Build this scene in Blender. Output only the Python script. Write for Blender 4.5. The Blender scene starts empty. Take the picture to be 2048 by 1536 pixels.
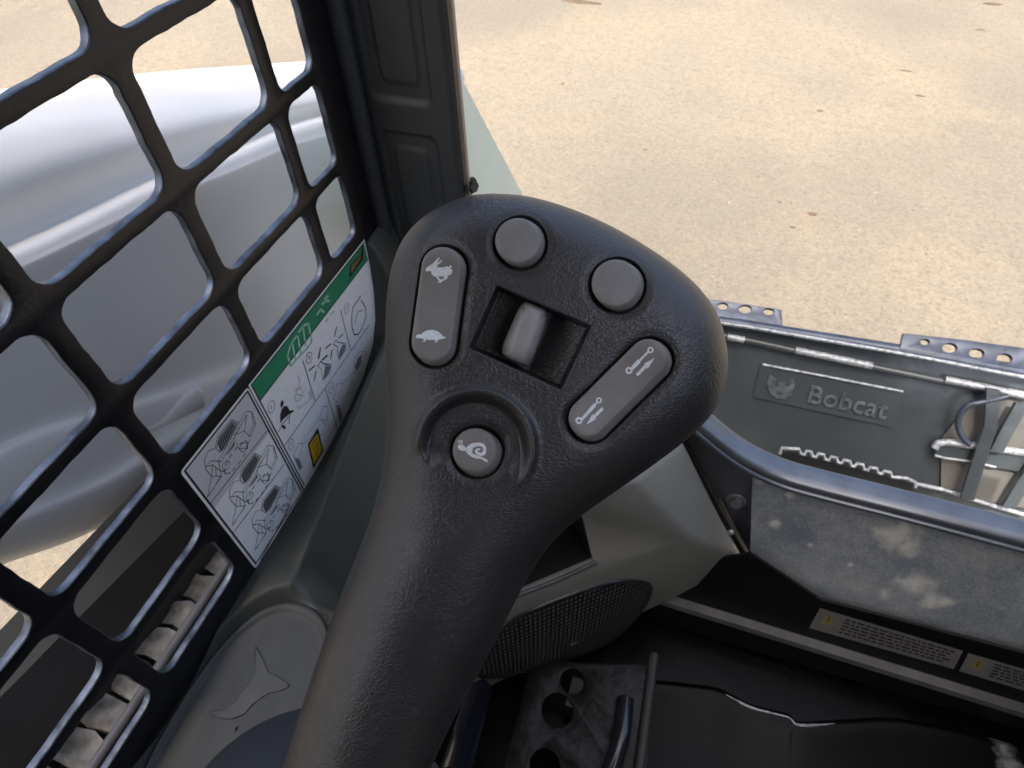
import bpy, bmesh, math, random
import numpy as np
from mathutils import Vector, Matrix, noise as mnoise
random.seed(4); np.random.seed(4)
rad = math.radians
scene = bpy.context.scene

# ------------------------------------------------------------------ camera
AZ, PITCH, ROLL, FPX = 21.1, -49.5, -2.64, 1281.0       # degrees, focal length in photo pixels (2048 wide)
CAM = np.array([0.0, 0.0, 1.25])
_a, _p, _r = rad(AZ), rad(PITCH), rad(ROLL)
FWD = np.array([-math.sin(_a)*math.cos(_p), math.cos(_a)*math.cos(_p), math.sin(_p)])
_right = np.array([math.cos(_a), math.sin(_a), 0.0]); _up = np.cross(_right, FWD)
RT = math.cos(_r)*_right + math.sin(_r)*_up
UP = -math.sin(_r)*_right + math.cos(_r)*_up
cd = bpy.data.cameras.new('camera'); cam = bpy.data.objects.new('camera', cd)
scene.collection.objects.link(cam); scene.camera = cam
m3 = Matrix((RT, UP, -FWD)).transposed()
cam.matrix_world = Matrix.Translation(Vector(CAM)) @ m3.to_4x4()
cd.sensor_width = 36.0; cd.lens = FPX/2048*36.0
cd.clip_start = 0.01; cd.clip_end = 400
cd.dof.use_dof = True; cd.dof.focus_distance = 0.225; cd.dof.aperture_fstop = 38.0

# ------------------------------------------------------------------ light
SUN_EL, SUN_AZ = 67.0, 186.0      # azimuth clockwise from +Y (machine forward): from behind, slightly left
w = bpy.data.worlds.new('World'); scene.world = w; w.use_nodes = True
nt = w.node_tree; bg = nt.nodes['Background']
sky = nt.nodes.new('ShaderNodeTexSky'); sky.sky_type = 'NISHITA'; sky.sun_disc = False
sky.sun_elevation = rad(SUN_EL); sky.sun_rotation = rad(SUN_AZ)
sky.air_density = 0.85; sky.dust_density = 7.0; sky.ozone_density = 0.3
nt.links.new(sky.outputs[0], bg.inputs[0]); bg.inputs[1].default_value = 0.15
sl = bpy.data.lights.new('sun', 'SUN'); sl.energy = 2.0; sl.angle = rad(0.53); sl.color = (1.0, 0.955, 0.89)
so = bpy.data.objects.new('sun', sl); scene.collection.objects.link(so)
sd = Vector((math.sin(rad(SUN_AZ))*math.cos(rad(SUN_EL)), math.cos(rad(SUN_AZ))*math.cos(rad(SUN_EL)), math.sin(rad(SUN_EL))))
so.rotation_euler = sd.to_track_quat('Z', 'Y').to_euler(); so.location = (0, -3, 6)
scene.view_settings.view_transform = 'Standard'; scene.view_settings.look = 'None'
scene.view_settings.gamma = 1.0; scene.view_settings.exposure = 1.64
scene.cycles.use_denoising = True
scene.cycles.max_bounces = 10; scene.cycles.diffuse_bounces = 6
scene.cycles.sample_clamp_indirect = 6.0

# ------------------------------------------------------------------ helpers
def ray(px, py): return FWD + (px-1024)/FPX*RT - (py-768)/FPX*UP
def at(px, py, X=None, Y=None, Z=None):
    d = ray(px, py)
    if X is not None: t = (X-CAM[0])/d[0]
    elif Y is not None: t = (Y-CAM[1])/d[1]
    else: t = (Z-CAM[2])/d[2]
    return CAM + t*d
def atp(px, py, P, n):
    d = ray(px, py); return CAM + d*((np.asarray(P)-CAM)@n)/(d@n)
def unit(v): v = np.asarray(v, float); return v/np.linalg.norm(v)
def crop(pts, ox, oy, s): return [(ox+x*s, oy+y*s) for x, y in pts]

def empty(name, loc, label=None, cat=None, group=None):
    o = bpy.data.objects.new(name, None); scene.collection.objects.link(o)
    o.location = loc; o.empty_display_size = 0.05
    tag(o, label, cat, group); return o
def tag(o, label=None, cat=None, group=None, kind=None):
    if label: o['label'] = label
    if cat: o['category'] = cat
    if group: o['group'] = group
    if kind: o['kind'] = kind
    return o
def wloc(o):
    v = Vector(o.location)
    while o.parent: o = o.parent; v = v + Vector(o.location)
    return v
def link(name, me, mat, parent=None, smooth=True, angle=None):
    """link a mesh given in world coordinates; origin goes to its centre"""
    n = len(me.vertices); co = np.empty(n*3); me.vertices.foreach_get('co', co); co = co.reshape(-1, 3)
    c = (co.min(0)+co.max(0))/2
    me.vertices.foreach_set('co', (co-c).ravel())
    if mat is not None:
        me.materials.clear(); me.materials.append(mat)
    me.polygons.foreach_set('use_smooth', [smooth]*len(me.polygons))
    if smooth and angle: me.set_sharp_from_angle(angle=rad(angle))
    me.update()
    o = bpy.data.objects.new(name, me); scene.collection.objects.link(o)
    if parent is not None:
        o.parent = parent; c = np.array(c)-np.array(wloc(parent))
    o.location = c
    return o
def mesh(name, v, f, mat, parent=None, smooth=True, angle=None):
    me = bpy.data.meshes.new(name); me.from_pydata([tuple(map(float, p)) for p in v], [], f); me.validate()
    return link(name, me, mat, parent, smooth, angle)
def from_bm(name, bm, mat, parent=None, smooth=True, angle=None):
    bmesh.ops.recalc_face_normals(bm, faces=bm.faces)
    me = bpy.data.meshes.new(name); bm.to_mesh(me); bm.free()
    return link(name, me, mat, parent, smooth, angle)
def grid(name, P, mat, parent=None, smooth=True, angle=None, closed=False):
    """P: (rows, cols, 3) array of points"""
    r, c = P.shape[:2]; f = []
    for i in range(r-1):
        for j in range(c if closed else c-1):
            j2 = (j+1) % c
            f.append((i*c+j, i*c+j2, (i+1)*c+j2, (i+1)*c+j))
    return mesh(name, P.reshape(-1, 3), f, mat, parent, smooth, angle)
def bevelled(bm, width, seg=2, ang=25):
    es = [e for e in bm.edges if len(e.link_faces) == 2 and e.calc_face_angle(0) > rad(ang)]
    bmesh.ops.bevel(bm, geom=es, offset=width, segments=seg, affect='EDGES', profile=0.5)
    return bm
def hull_solid(faces_pts):
    """bmesh from polygon faces of world points, welded"""
    bm = bmesh.new()
    for poly in faces_pts:
        bm.faces.new([bm.verts.new(tuple(p)) for p in poly])
    bmesh.ops.remove_doubles(bm, verts=bm.verts, dist=1e-5)
    return bm
def prism(poly, vec):
    """solid from a planar polygon (world points) swept along vec"""
    vec = np.asarray(vec, float); n = len(poly); bm = bmesh.new()
    a = [bm.verts.new(tuple(p)) for p in poly]; b = [bm.verts.new(tuple(np.asarray(p)+vec)) for p in poly]
    bm.faces.new(a); bm.faces.new(b[::-1])
    for i in range(n): bm.faces.new((a[i], a[(i+1) % n], b[(i+1) % n], b[i]))
    return bm
def box(c, half, axes=None, bev=0.0, seg=2):
    if axes is None: axes = np.eye(3)
    c = np.asarray(c, float); A = [np.asarray(a)*h for a, h in zip(axes, half)]
    poly = [c-A[0]-A[1]-A[2], c+A[0]-A[1]-A[2], c+A[0]+A[1]-A[2], c-A[0]+A[1]-A[2]]
    bm = prism(poly, 2*A[2])
    if bev: bevelled(bm, bev, seg)
    return bm
def catmull(pts, n=8, closed=False):
    P = [np.asarray(p, float) for p in pts]; out = []; L = len(P)
    for i in range(L if closed else L-1):
        if closed: p0, p1, p2, p3 = P[i-1], P[i], P[(i+1) % L], P[(i+2) % L]
        else: p0, p1, p2, p3 = P[max(i-1, 0)], P[i], P[i+1], P[min(i+2, L-1)]
        for k in range(n):
            t = k/n
            out.append(0.5*((2*p1)+(p2-p0)*t+(2*p0-5*p1+4*p2-p3)*t*t+(3*p1-p0-3*p2+p3)*t**3))
    if not closed: out.append(P[-1])
    return np.array(out)
def tube_arr(path, radius, seg=12, up=(0, 0, 1), sx=1.0, sy=1.0):
    path = np.asarray(path, float); n = len(path); R = np.broadcast_to(np.asarray(radius, float), (n,))
    T = np.gradient(path, axis=0); T /= np.linalg.norm(T, axis=1)[:, None]
    rows = []
    for p, t, r in zip(path, T, R):
        a = unit(np.cross(t, up)); b = np.cross(a, t)
        th = np.linspace(0, 2*np.pi, seg, endpoint=False)
        rows.append(p + r*(sx*np.cos(th)[:, None]*a + sy*np.sin(th)[:, None]*b))
    return np.array(rows)
def tube(name, path, radius, mat, parent=None, seg=12, up=(0, 0, 1), sx=1.0, sy=1.0, cap=True):
    P = tube_arr(path, radius, seg, up, sx, sy); r, c = P.shape[:2]
    f = [(i*c+j, i*c+(j+1) % c, (i+1)*c+(j+1) % c, (i+1)*c+j) for i in range(r-1) for j in range(c)]
    if cap: f += [tuple(range(c))[::-1], tuple(range((r-1)*c, r*c))]
    return mesh(name, P.reshape(-1, 3), f, mat, parent, True, 50)
def lathe(name, prof, c, axis, mat, parent=None, seg=32, angle=35, ref=(0.3, 0.1, 0.9)):
    """prof: list of (radius, height along axis)"""
    axis = unit(axis); a = unit(np.cross(axis, ref)); b = np.cross(axis, a)
    th = np.linspace(0, 2*np.pi, seg, endpoint=False)
    P = np.array([np.asarray(c)+axis*h+max(r, 1e-5)*(np.cos(th)[:, None]*a+np.sin(th)[:, None]*b) for r, h in prof])
    bm = bmesh.new(); V = [[bm.verts.new(tuple(q)) for q in ring] for ring in P]
    for i in range(len(V)-1):
        for j in range(seg): bm.faces.new((V[i][j], V[i][(j+1) % seg], V[i+1][(j+1) % seg], V[i+1][j]))
    bmesh.ops.remove_doubles(bm, verts=bm.verts, dist=2e-5)
    return from_bm(name, bm, mat, parent, True, angle)
def hexbolt(name, c, axis, r, h, mat, parent):
    axis = unit(axis); a = unit(np.cross(axis, (0.3, 0.1, 0.9))); b = np.cross(axis, a)
    c = np.asarray(c, float); bm = bmesh.new()
    poly = [c+r*(math.cos(k*math.pi/3)*a+math.sin(k*math.pi/3)*b) for k in range(6)]
    bm = prism(poly, axis*h); bevelled(bm, r*0.12, 2, 20)
    o = from_bm(name, bm, mat, parent, True, 40)
    lathe('washer', [(0, 0), (r*1.5, 0), (r*1.55, h*.1), (r*1.45, h*.22), (0, h*.22)], c-axis*h*.05, axis, mat, o)
    return o
def plate_holes(name, outer, holes, thick, bev, org, ax, ay, mat, parent=None, res=2):
    """flat plate with real holes; outlines are 2D, org/ax/ay place it; front face towards ax x ay"""
    cu = bpy.data.curves.new('tmp', 'CURVE'); cu.dimensions = '2D'; cu.fill_mode = 'BOTH'
    cu.extrude = thick/2-bev; cu.bevel_depth = bev; cu.bevel_resolution = res
    cu.offset = -bev
    for pts in [outer]+holes:
        s = cu.splines.new('POLY'); s.points.add(len(pts)-1)
        for i, p in enumerate(pts): s.points[i].co = (p[0], p[1], 0, 1)
        s.use_cyclic_u = True
    o = bpy.data.objects.new('tmp', cu); scene.collection.objects.link(o)
    dg = bpy.context.evaluated_depsgraph_get(); dg.update()
    me = bpy.data.meshes.new_from_object(o.evaluated_get(dg))
    bpy.data.objects.remove(o); bpy.data.curves.remove(cu)
    bm = bmesh.new(); bm.from_mesh(me); bmesh.ops.remove_doubles(bm, verts=bm.verts, dist=1e-6)
    bm.to_mesh(me); bm.free()
    ax = unit(ax); ay = unit(ay); az = np.cross(ax, ay); org = np.asarray(org, float)
    for v in me.vertices:
        p = org+ax*v.co.x+ay*v.co.y+az*(v.co.z-thick/2)
        v.co = tuple(p)
    me.name = name
    return link(name, me, mat, parent, True, 40)
def rrect(x0, x1, y0, y1, r, n=6, wob=0.0):
    pts = []
    for cx, cy, a0 in ((x1-r, y1-r, 0), (x0+r, y1-r, 90), (x0+r, y0+r, 180), (x1-r, y0+r, 270)):
        for k in range(n+1):
            a = rad(a0+90*k/n); pts.append((cx+r*math.cos(a), cy+r*math.sin(a)))
    if wob:                                # wander of a hand-ground cut edge
        out = []
        for i, p in enumerate(pts):
            q = pts[(i+1) % len(pts)]; L = math.hypot(q[0]-p[0], q[1]-p[1]); m = max(1, int(L/0.004))
            for k in range(m): out.append((p[0]+(q[0]-p[0])*k/m, p[1]+(q[1]-p[1])*k/m))
        ph = [random.uniform(0, 6.28) for _ in range(4)]
        cx, cy = (x0+x1)/2, (y0+y1)/2; pts = []
        for i, (x, y) in enumerate(out):
            d = wob*(math.sin(i*.9+ph[0])+.7*math.sin(i*.37+ph[1])+.5*math.sin(i*2.1+ph[2])+random.uniform(-.5, .5))
            L = math.hypot(x-cx, y-cy); pts.append((x+(x-cx)/L*d, y+(y-cy)/L*d))
    return pts
def text_on(name, s, size, org, ax, ay, depth, mat, parent):
    cu = bpy.data.curves.new('tmp', 'FONT'); cu.body = s; cu.size = size; cu.extrude = depth; cu.bevel_depth = depth*.3; cu.resolution_u = 4
    o = bpy.data.objects.new('tmp', cu); scene.collection.objects.link(o)
    dg = bpy.context.evaluated_depsgraph_get(); dg.update()
    me = bpy.data.meshes.new_from_object(o.evaluated_get(dg)); bpy.data.objects.remove(o)
    ax = unit(ax); ay = unit(ay-np.dot(ay, ax)*ax); az = np.cross(ax, ay)
    for v in me.vertices: v.co = tuple(np.asarray(org)+ax*v.co.x+ay*v.co.y+az*v.co.z)
    me.name = name
    return link(name, me, mat, parent, True, 40)

# ------------------------------------------------------------------ materials
def mat(name, col, rough=0.5, metal=0.0, var=0.12, vscale=40.0, bump=0.0, bscale=400.0, bdist=0.0005, coat=0.0, spec=0.5, rvar=0.1, col2=None, detail=5.0):
    m = bpy.data.materials.new(name); m.use_nodes = True; t = m.node_tree; N = t.nodes; L = t.links
    b = N['Principled BSDF']
    tc = N.new('ShaderNodeTexCoord')
    n1 = N.new('ShaderNodeTexNoise'); n1.inputs['Scale'].default_value = vscale; n1.inputs['Detail'].default_value = detail
    L.new(tc.outputs['Object'], n1.inputs['Vector'])
    rp = N.new('ShaderNodeMapRange'); rp.inputs[1].default_value = .3; rp.inputs[2].default_value = .7
    L.new(n1.outputs['Fac'], rp.inputs[0])
    mx = N.new('ShaderNodeMix'); mx.data_type = 'RGBA'
    c2 = col2 if col2 else tuple(c*(1+var) for c in col)
    c1 = col if col2 else tuple(c*(1-var) for c in col)
    mx.inputs[6].default_value = (*c1, 1); mx.inputs[7].default_value = (*c2, 1)
    L.new(rp.outputs[0], mx.inputs[0]); L.new(mx.outputs[2], b.inputs['Base Color'])
    rr = N.new('ShaderNodeMapRange'); rr.inputs[3].default_value = max(.02, rough-rvar); rr.inputs[4].default_value = min(1, rough+rvar)
    L.new(n1.outputs['Fac'], rr.inputs[0]); L.new(rr.outputs[0], b.inputs['Roughness'])
    b.inputs['Metallic'].default_value = metal
    b.inputs['Specular IOR Level'].default_value = spec
    b.inputs['Coat Weight'].default_value = coat; b.inputs['Coat Roughness'].default_value = 0.08
    if bump:
        n2 = N.new('ShaderNodeTexNoise'); n2.inputs['Scale'].default_value = bscale; n2.inputs['Detail'].default_value = 3
        L.new(tc.outputs['Object'], n2.inputs['Vector'])
        bp = N.new('ShaderNodeBump'); bp.inputs['Strength'].default_value = bump; bp.inputs['Distance'].default_value = bdist
        L.new(n2.outputs['Fac'], bp.inputs['Height']); L.new(bp.outputs[0], b.inputs['Normal'])
    return m

def grip_material():
    m = bpy.data.materials.new('grained_black_plastic'); m.use_nodes = True; t = m.node_tree; N = t.nodes; L = t.links
    b = N['Principled BSDF']; tc = N.new('ShaderNodeTexCoord')
    # leather-like grain: warped cells seen along their edges
    wn = N.new('ShaderNodeTexNoise'); wn.inputs['Scale'].default_value = 260; wn.inputs['Detail'].default_value = 3
    L.new(tc.outputs['Object'], wn.inputs['Vector'])
    sc = N.new('ShaderNodeVectorMath'); sc.operation = 'MULTIPLY_ADD'
    L.new(wn.outputs['Color'], sc.inputs[0]); sc.inputs[1].default_value = (.0045, .0045, .0045); L.new(tc.outputs['Object'], sc.inputs[2])
    mp = N.new('ShaderNodeMapping'); mp.inputs['Scale'].default_value = (1.0, 1.0, 2.0)
    mp.inputs['Rotation'].default_value = (0.5, 0.3, 0.2)
    L.new(sc.outputs[0], mp.inputs['Vector'])
    vo = N.new('ShaderNodeTexVoronoi'); vo.feature = 'DISTANCE_TO_EDGE'; vo.inputs['Scale'].default_value = 420
    L.new(mp.outputs[0], vo.inputs['Vector'])
    cr = N.new('ShaderNodeMapRange'); cr.inputs[1].default_value = 0; cr.inputs[2].default_value = .22; L.new(vo.outputs['Distance'], cr.inputs[0])
    n2 = N.new('ShaderNodeTexNoise'); n2.inputs['Scale'].default_value = 1500; n2.inputs['Detail'].default_value = 4; L.new(mp.outputs[0], n2.inputs['Vector'])
    ms = N.new('ShaderNodeTexNoise'); ms.inputs['Scale'].default_value = 45; ms.inputs['Detail'].default_value = 3; L.new(tc.outputs['Object'], ms.inputs['Vector'])
    mk = N.new('ShaderNodeMapRange'); mk.inputs[1].default_value = .15; mk.inputs[2].default_value = .60; L.new(ms.outputs['Fac'], mk.inputs[0])
    mul = N.new('ShaderNodeMath'); mul.operation = 'MULTIPLY'; L.new(cr.outputs[0], mul.inputs[0]); L.new(mk.outputs[0], mul.inputs[1])
    add = N.new('ShaderNodeMath'); add.operation = 'MULTIPLY_ADD'; L.new(n2.outputs['Fac'], add.inputs[0]); add.inputs[1].default_value = .40; L.new(mul.outputs[0], add.inputs[2])
    bp = N.new('ShaderNodeBump'); bp.inputs['Strength'].default_value = .8; bp.inputs['Distance'].default_value = .000115
    L.new(add.outputs[0], bp.inputs['Height']); L.new(bp.outputs[0], b.inputs['Normal'])
    # a little dust in the grain
    d = N.new('ShaderNodeTexNoise'); d.inputs['Scale'].default_value = 2600; d.inputs['Detail'].default_value = 1; L.new(tc.outputs['Object'], d.inputs['Vector'])
    dr = N.new('ShaderNodeMapRange'); dr.inputs[1].default_value = .765; dr.inputs[2].default_value = .80; L.new(d.outputs['Fac'], dr.inputs[0])
    d2 = N.new('ShaderNodeTexNoise'); d2.inputs['Scale'].default_value = 30; d2.inputs['Detail'].default_value = 4; L.new(tc.outputs['Object'], d2.inputs['Vector'])
    d3 = N.new('ShaderNodeMapRange'); d3.inputs[1].default_value = .35; d3.inputs[2].default_value = .75; L.new(d2.outputs['Fac'], d3.inputs[0])
    base = N.new('ShaderNodeMix'); base.data_type = 'RGBA'; base.inputs[6].default_value = (.0205, .0198, .0195, 1); base.inputs[7].default_value = (.0275, .0265, .0258, 1)
    L.new(d3.outputs[0], base.inputs[0])
    mx = N.new('ShaderNodeMix'); mx.data_type = 'RGBA'; L.new(dr.outputs[0], mx.inputs[0]); L.new(base.outputs[2], mx.inputs[6]); mx.inputs[7].default_value = (.28, .27, .25, 1)
    L.new(mx.outputs[2], b.inputs['Base Color'])
    b.inputs['Roughness'].default_value = .41; b.inputs['Specular IOR Level'].default_value = .75
    return m

def ground_material():
    m = bpy.data.materials.new('dusty_paving'); m.use_nodes = True; t = m.node_tree; N = t.nodes; L = t.links
    b = N['Principled BSDF']; tc = N.new('ShaderNodeTexCoord')
    def noise(s, det=5, rough=.6):
        n = N.new('ShaderNodeTexNoise'); n.inputs['Scale'].default_value = s; n.inputs['Detail'].default_value = det; n.inputs['Roughness'].default_value = rough
        L.new(tc.outputs['Object'], n.inputs['Vector']); return n
    def rng(n, a, c):
        r = N.new('ShaderNodeMapRange'); r.inputs[1].default_value = a; r.inputs[2].default_value = c; L.new(n.outputs[0], r.inputs[0]); return r
    def mix(f, A, B):
        x = N.new('ShaderNodeMix'); x.data_type = 'RGBA'
        L.new(f.outputs[0], x.inputs[0])
        for k, v in ((6, A), (7, B)):
            if isinstance(v, tuple): x.inputs[k].default_value = (*v, 1)
            else: L.new(v.outputs[2], x.inputs[k])
        return x
    base = mix(rng(noise(1.0, 7), .36, .64), (.195, .171, .132), (.226, .193, .139))
    base = mix(rng(noise(.55, 5), .42, .62), base, (.158, .139, .111))
    base = mix(rng(noise(1.7, 8, .68), .55, .72), base, (.246, .204, .134))
    base = mix(rng(noise(3.4, 8, .72), .54, .78), base, (.150, .127, .097))
    base = mix(rng(noise(24, 8, .9), .47, .64), base, (.138, .119, .092))
    base = mix(rng(noise(60, 6, .95), .52, .62), base, (.092, .079, .061))
    base = mix(rng(noise(68, 6, .95), .56, .66), base, (.340, .300, .232))
    L.new(base.outputs[2], b.inputs['Base Color']); b.inputs['Roughness'].default_value = .85; b.inputs['Specular IOR Level'].default_value = .25
    ad = N.new('ShaderNodeMath'); ad.operation = 'MULTIPLY_ADD'; L.new(noise(130, 5, .8).outputs[0], ad.inputs[0]); ad.inputs[1].default_value = .6; L.new(noise(35, 4).outputs[0], ad.inputs[2])
    bp = N.new('ShaderNodeBump'); bp.inputs['Strength'].default_value = .8; bp.inputs['Distance'].default_value = .008
    L.new(ad.outputs[0], bp.inputs['Height']); L.new(bp.outputs[0], b.inputs['Normal'])
    return m

def dust_and_sun_spots(name, base, dust, spots, dens=.52, rough=.45, bump=.25, spec=.5):
    """dust film and blotches on the sill, painted sun patches on the mat (spots: world point, radius)"""
    m = bpy.data.materials.new(name); m.use_nodes = True; t = m.node_tree; N = t.nodes; L = t.links
    b = N['Principled BSDF']; g = N.new('ShaderNodeNewGeometry')
    def noise(s, det=5, rg=.6):
        n = N.new('ShaderNodeTexNoise'); n.inputs['Scale'].default_value = s; n.inputs['Detail'].default_value = det; n.inputs['Roughness'].default_value = rg
        L.new(g.outputs['Position'], n.inputs['Vector']); return n
    def rng(o, a, c, lo=0, hi=1):
        r = N.new('ShaderNodeMapRange'); r.inputs[1].default_value = a; r.inputs[2].default_value = c; r.inputs[3].default_value = lo; r.inputs[4].default_value = hi
        L.new(o, r.inputs[0]); return r.outputs[0]
    fine = noise(380, 5, .8).outputs[0]; mid = noise(60, 6, .7).outputs[0]
    f0 = N.new('ShaderNodeMath'); f0.operation = 'MULTIPLY_ADD'; L.new(noise(14, 6, .7).outputs[0], f0.inputs[0]); f0.inputs[1].default_value = .7; L.new(fine, f0.inputs[2])
    f = rng(f0.outputs[0], dens+.28, dens+.62, 0, .5)
    tot = f
    for P, r in spots:
        d = N.new('ShaderNodeVectorMath'); d.operation = 'DISTANCE'; L.new(g.outputs['Position'], d.inputs[0]); d.inputs[1].default_value = tuple(P)
        a = N.new('ShaderNodeMath'); a.operation = 'MULTIPLY_ADD'; L.new(mid, a.inputs[0]); a.inputs[1].default_value = -r*2.0; L.new(d.outputs['Value'], a.inputs[2])
        s = rng(a.outputs[0], -r*1.0+r*1.0, -r*1.0+r*.2, 0, .8)
        mxm = N.new('ShaderNodeMath'); mxm.operation = 'MAXIMUM'; L.new(tot, mxm.inputs[0]); L.new(s, mxm.inputs[1]); tot = mxm.outputs[0]
    mx = N.new('ShaderNodeMix'); mx.data_type = 'RGBA'; mx.inputs[6].default_value = (*base, 1); mx.inputs[7].default_value = (*dust, 1)
    L.new(tot, mx.inputs[0]); L.new(mx.outputs[2], b.inputs['Base Color'])
    b.inputs['Specular IOR Level'].default_value = spec
    rr = rng(tot, 0, 1, rough, .85); L.new(rr, b.inputs['Roughness'])
    bp = N.new('ShaderNodeBump'); bp.inputs['Strength'].default_value = bump; bp.inputs['Distance'].default_value = .0006
    L.new(noise(420, 3).outputs[0], bp.inputs['Height']); L.new(bp.outputs[0], b.inputs['Normal'])
    return m

def grille_material():
    m = bpy.data.materials.new('speaker_cloth_mesh'); m.use_nodes = True; t = m.node_tree; N = t.nodes; L = t.links
    b = N['Principled BSDF']; tc = N.new('ShaderNodeTexCoord')
    vo = N.new('ShaderNodeTexVoronoi'); vo.inputs['Scale'].default_value = 165; vo.inputs['Randomness'].default_value = .05
    mp = N.new('ShaderNodeMapping'); mp.inputs['Rotation'].default_value = (0, 0, rad(-40)); mp.inputs['Scale'].default_value = (1, 1, .5); L.new(tc.outputs['Object'], mp.inputs['Vector'])
    sx_ = N.new('ShaderNodeSeparateXYZ'); L.new(mp.outputs[0], sx_.inputs[0]); cx_ = N.new('ShaderNodeCombineXYZ'); L.new(sx_.outputs[0], cx_.inputs[0]); L.new(sx_.outputs[2], cx_.inputs[1])
    vo.voronoi_dimensions = '2D'; L.new(cx_.outputs[0], vo.inputs['Vector'])
    r = N.new('ShaderNodeMapRange'); r.inputs[1].default_value = .36; r.inputs[2].default_value = .22; L.new(vo.outputs['Distance'], r.inputs[0])
    mx = N.new('ShaderNodeMix'); mx.data_type = 'RGBA'; mx.inputs[6].default_value = (.003, .003, .0035, 1); mx.inputs[7].default_value = (.11, .11, .115, 1)
    L.new(r.outputs[0], mx.inputs[0]); L.new(mx.outputs[2], b.inputs['Base Color'])
    bp = N.new('ShaderNodeBump'); bp.inputs['Strength'].default_value = .9; bp.inputs['Distance'].default_value = .001
    L.new(r.outputs[0], bp.inputs['Height']); L.new(bp.outputs[0], b.inputs['Normal']); b.inputs['Roughness'].default_value = .45
    return m

def wear_patches(m, col, scale, a, b):
    t = m.node_tree; N = t.nodes; L = t.links; bs = N['Principled BSDF']; tc = N.new('ShaderNodeTexCoord')
    n = N.new('ShaderNodeTexNoise'); n.inputs['Scale'].default_value = scale; n.inputs['Detail'].default_value = 8; n.inputs['Roughness'].default_value = .7; L.new(tc.outputs['Object'], n.inputs['Vector'])
    r = N.new('ShaderNodeMapRange'); r.inputs[1].default_value = a; r.inputs[2].default_value = b; L.new(n.outputs[0], r.inputs[0])
    mx = N.new('ShaderNodeMix'); mx.data_type = 'RGBA'; L.new(r.outputs[0], mx.inputs[0])
    L.new(bs.inputs['Base Color'].links[0].from_socket, mx.inputs[6]); mx.inputs[7].default_value = (*col, 1); L.new(mx.outputs[2], bs.inputs['Base Color'])
M = {}
M['grip'] = grip_material()
M['button'] = mat('grey_button_rubber', (.185, .174, .160), .50, var=.10, vscale=120, bump=.25, bscale=900, bdist=.0002)
M['paddle'] = mat('light_grey_paddle', (.27, .257, .24), .42, var=.08, vscale=90, bump=.1)
M['print_white'] = mat('white_symbol_print', (.66, .69, .68), .55, var=.2, vscale=1500)
M['well'] = mat('matte_black_rubber', (.012, .012, .013), .6)
M['screen'] = mat('black_screen_paint', (.007, .007, .009), .36, spec=.4, var=.3, vscale=60, bump=.35, bscale=220, bdist=.0007, rvar=.12)
M['screen_edge'] = mat('sky_sheen_cut_edge', (.095, .112, .138), .33, metal=.75, var=.6, vscale=70, bump=.4, bscale=160, bdist=.0010, rvar=.10)  # pale metallic blue puts the sky sheen into the cut edges
M['trim'] = mat('charcoal_trim', (.040, .043, .043), .42, var=.1, vscale=80, bump=.3, bscale=1600, bdist=.0002)
M['trim_edge'] = mat('satin_edge_strip', (.24, .195, .165), .35, metal=.3)  # tan colour carries ground light onto the pillar's seal edge
M['console'] = mat('grey_green_plastic', (.160, .165, .148), .5, var=.07, vscale=50, bump=.25, bscale=1500, bdist=.0002)
M['console_dark'] = mat('dark_green_grey_plastic', (.055, .059, .050), .48, var=.08, vscale=50, bump=.25, bscale=1500, bdist=.0002)
M['tray'] = mat('grey_tray_rubber', (.085, .088, .082), .6, var=.08, vscale=70, bump=.3, bscale=900, bdist=.0002)
M['boot'] = mat('blue_black_rubber', (.022, .024, .030), .5, bump=.2, bscale=500)
M['black'] = mat('black_plastic', (.010, .010, .011), .45)
M['arm'] = mat('pale_grey_machine_paint', (.64, .645, .63), .40, var=.04, vscale=9, coat=.12, bump=.10, bscale=30, bdist=.004, rvar=.06)
M['arm_green'] = mat('pale_green_white_paint', (.60, .68, .58), .45, var=.05, vscale=14, bump=.2, bscale=60, bdist=.003)
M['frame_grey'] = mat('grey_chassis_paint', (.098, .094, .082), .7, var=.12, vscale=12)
M['track'] = mat('dusty_track_rubber', (.07, .06, .045), .9, vscale=38, col2=(.46, .46, .45), bump=.6, bscale=60, bdist=.004)
M['sill'] = mat('blue_black_gloss_paint', (.135, .15, .175), .34, metal=.7, var=.15, vscale=30, coat=.2, bump=.08, bscale=60, bdist=.0008)
M['sill_matte'] = mat('purple_grey_paint', (.088, .086, .098), .4, var=.12, vscale=60, bump=.15, bscale=300)
M['rail'] = mat('worn_grey_rail', (.095, .094, .095), .45, var=.2, vscale=40, bump=.2)
M['kick'] = mat('black_kick_panel', (.0045, .0045, .0055), .4, spec=.35, var=.2, bump=.15)
M['floor'] = mat('black_floor_paint', (.0018, .002, .002), .28, spec=.12, var=.4, vscale=14, bump=.15, bscale=30, bdist=.002, rvar=.12)
M['pedal'] = mat('worn_pedal_steel', (.003, .0035, .0035), .3, spec=.25, vscale=38, col2=(.006, .007, .007), bump=.5, bscale=70, bdist=.002)
wear_patches(M['pedal'], (.030, .036, .032), 34, .56, .70)
M['decal'] = mat('white_decal_vinyl', (.80, .81, .81), .35, var=.04, vscale=200)
M['decal_grey'] = mat('grey_decal_vinyl', (.56, .56, .56), .4, var=.06, vscale=600)
M['decal_green'] = mat('green_decal_ink', (.016, .22, .10), .35, var=.08, vscale=90)
M['decal_pale'] = mat('pale_green_decal_ink', (.33, .58, .45), .4, var=.1, vscale=300)
M['decal_black'] = mat('black_decal_ink', (.018, .018, .02), .4)
M['decal_mid'] = mat('grey_decal_ink', (.20, .20, .21), .4)
M['decal_yellow'] = mat('yellow_decal_ink', (.62, .42, .03), .4)
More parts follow.
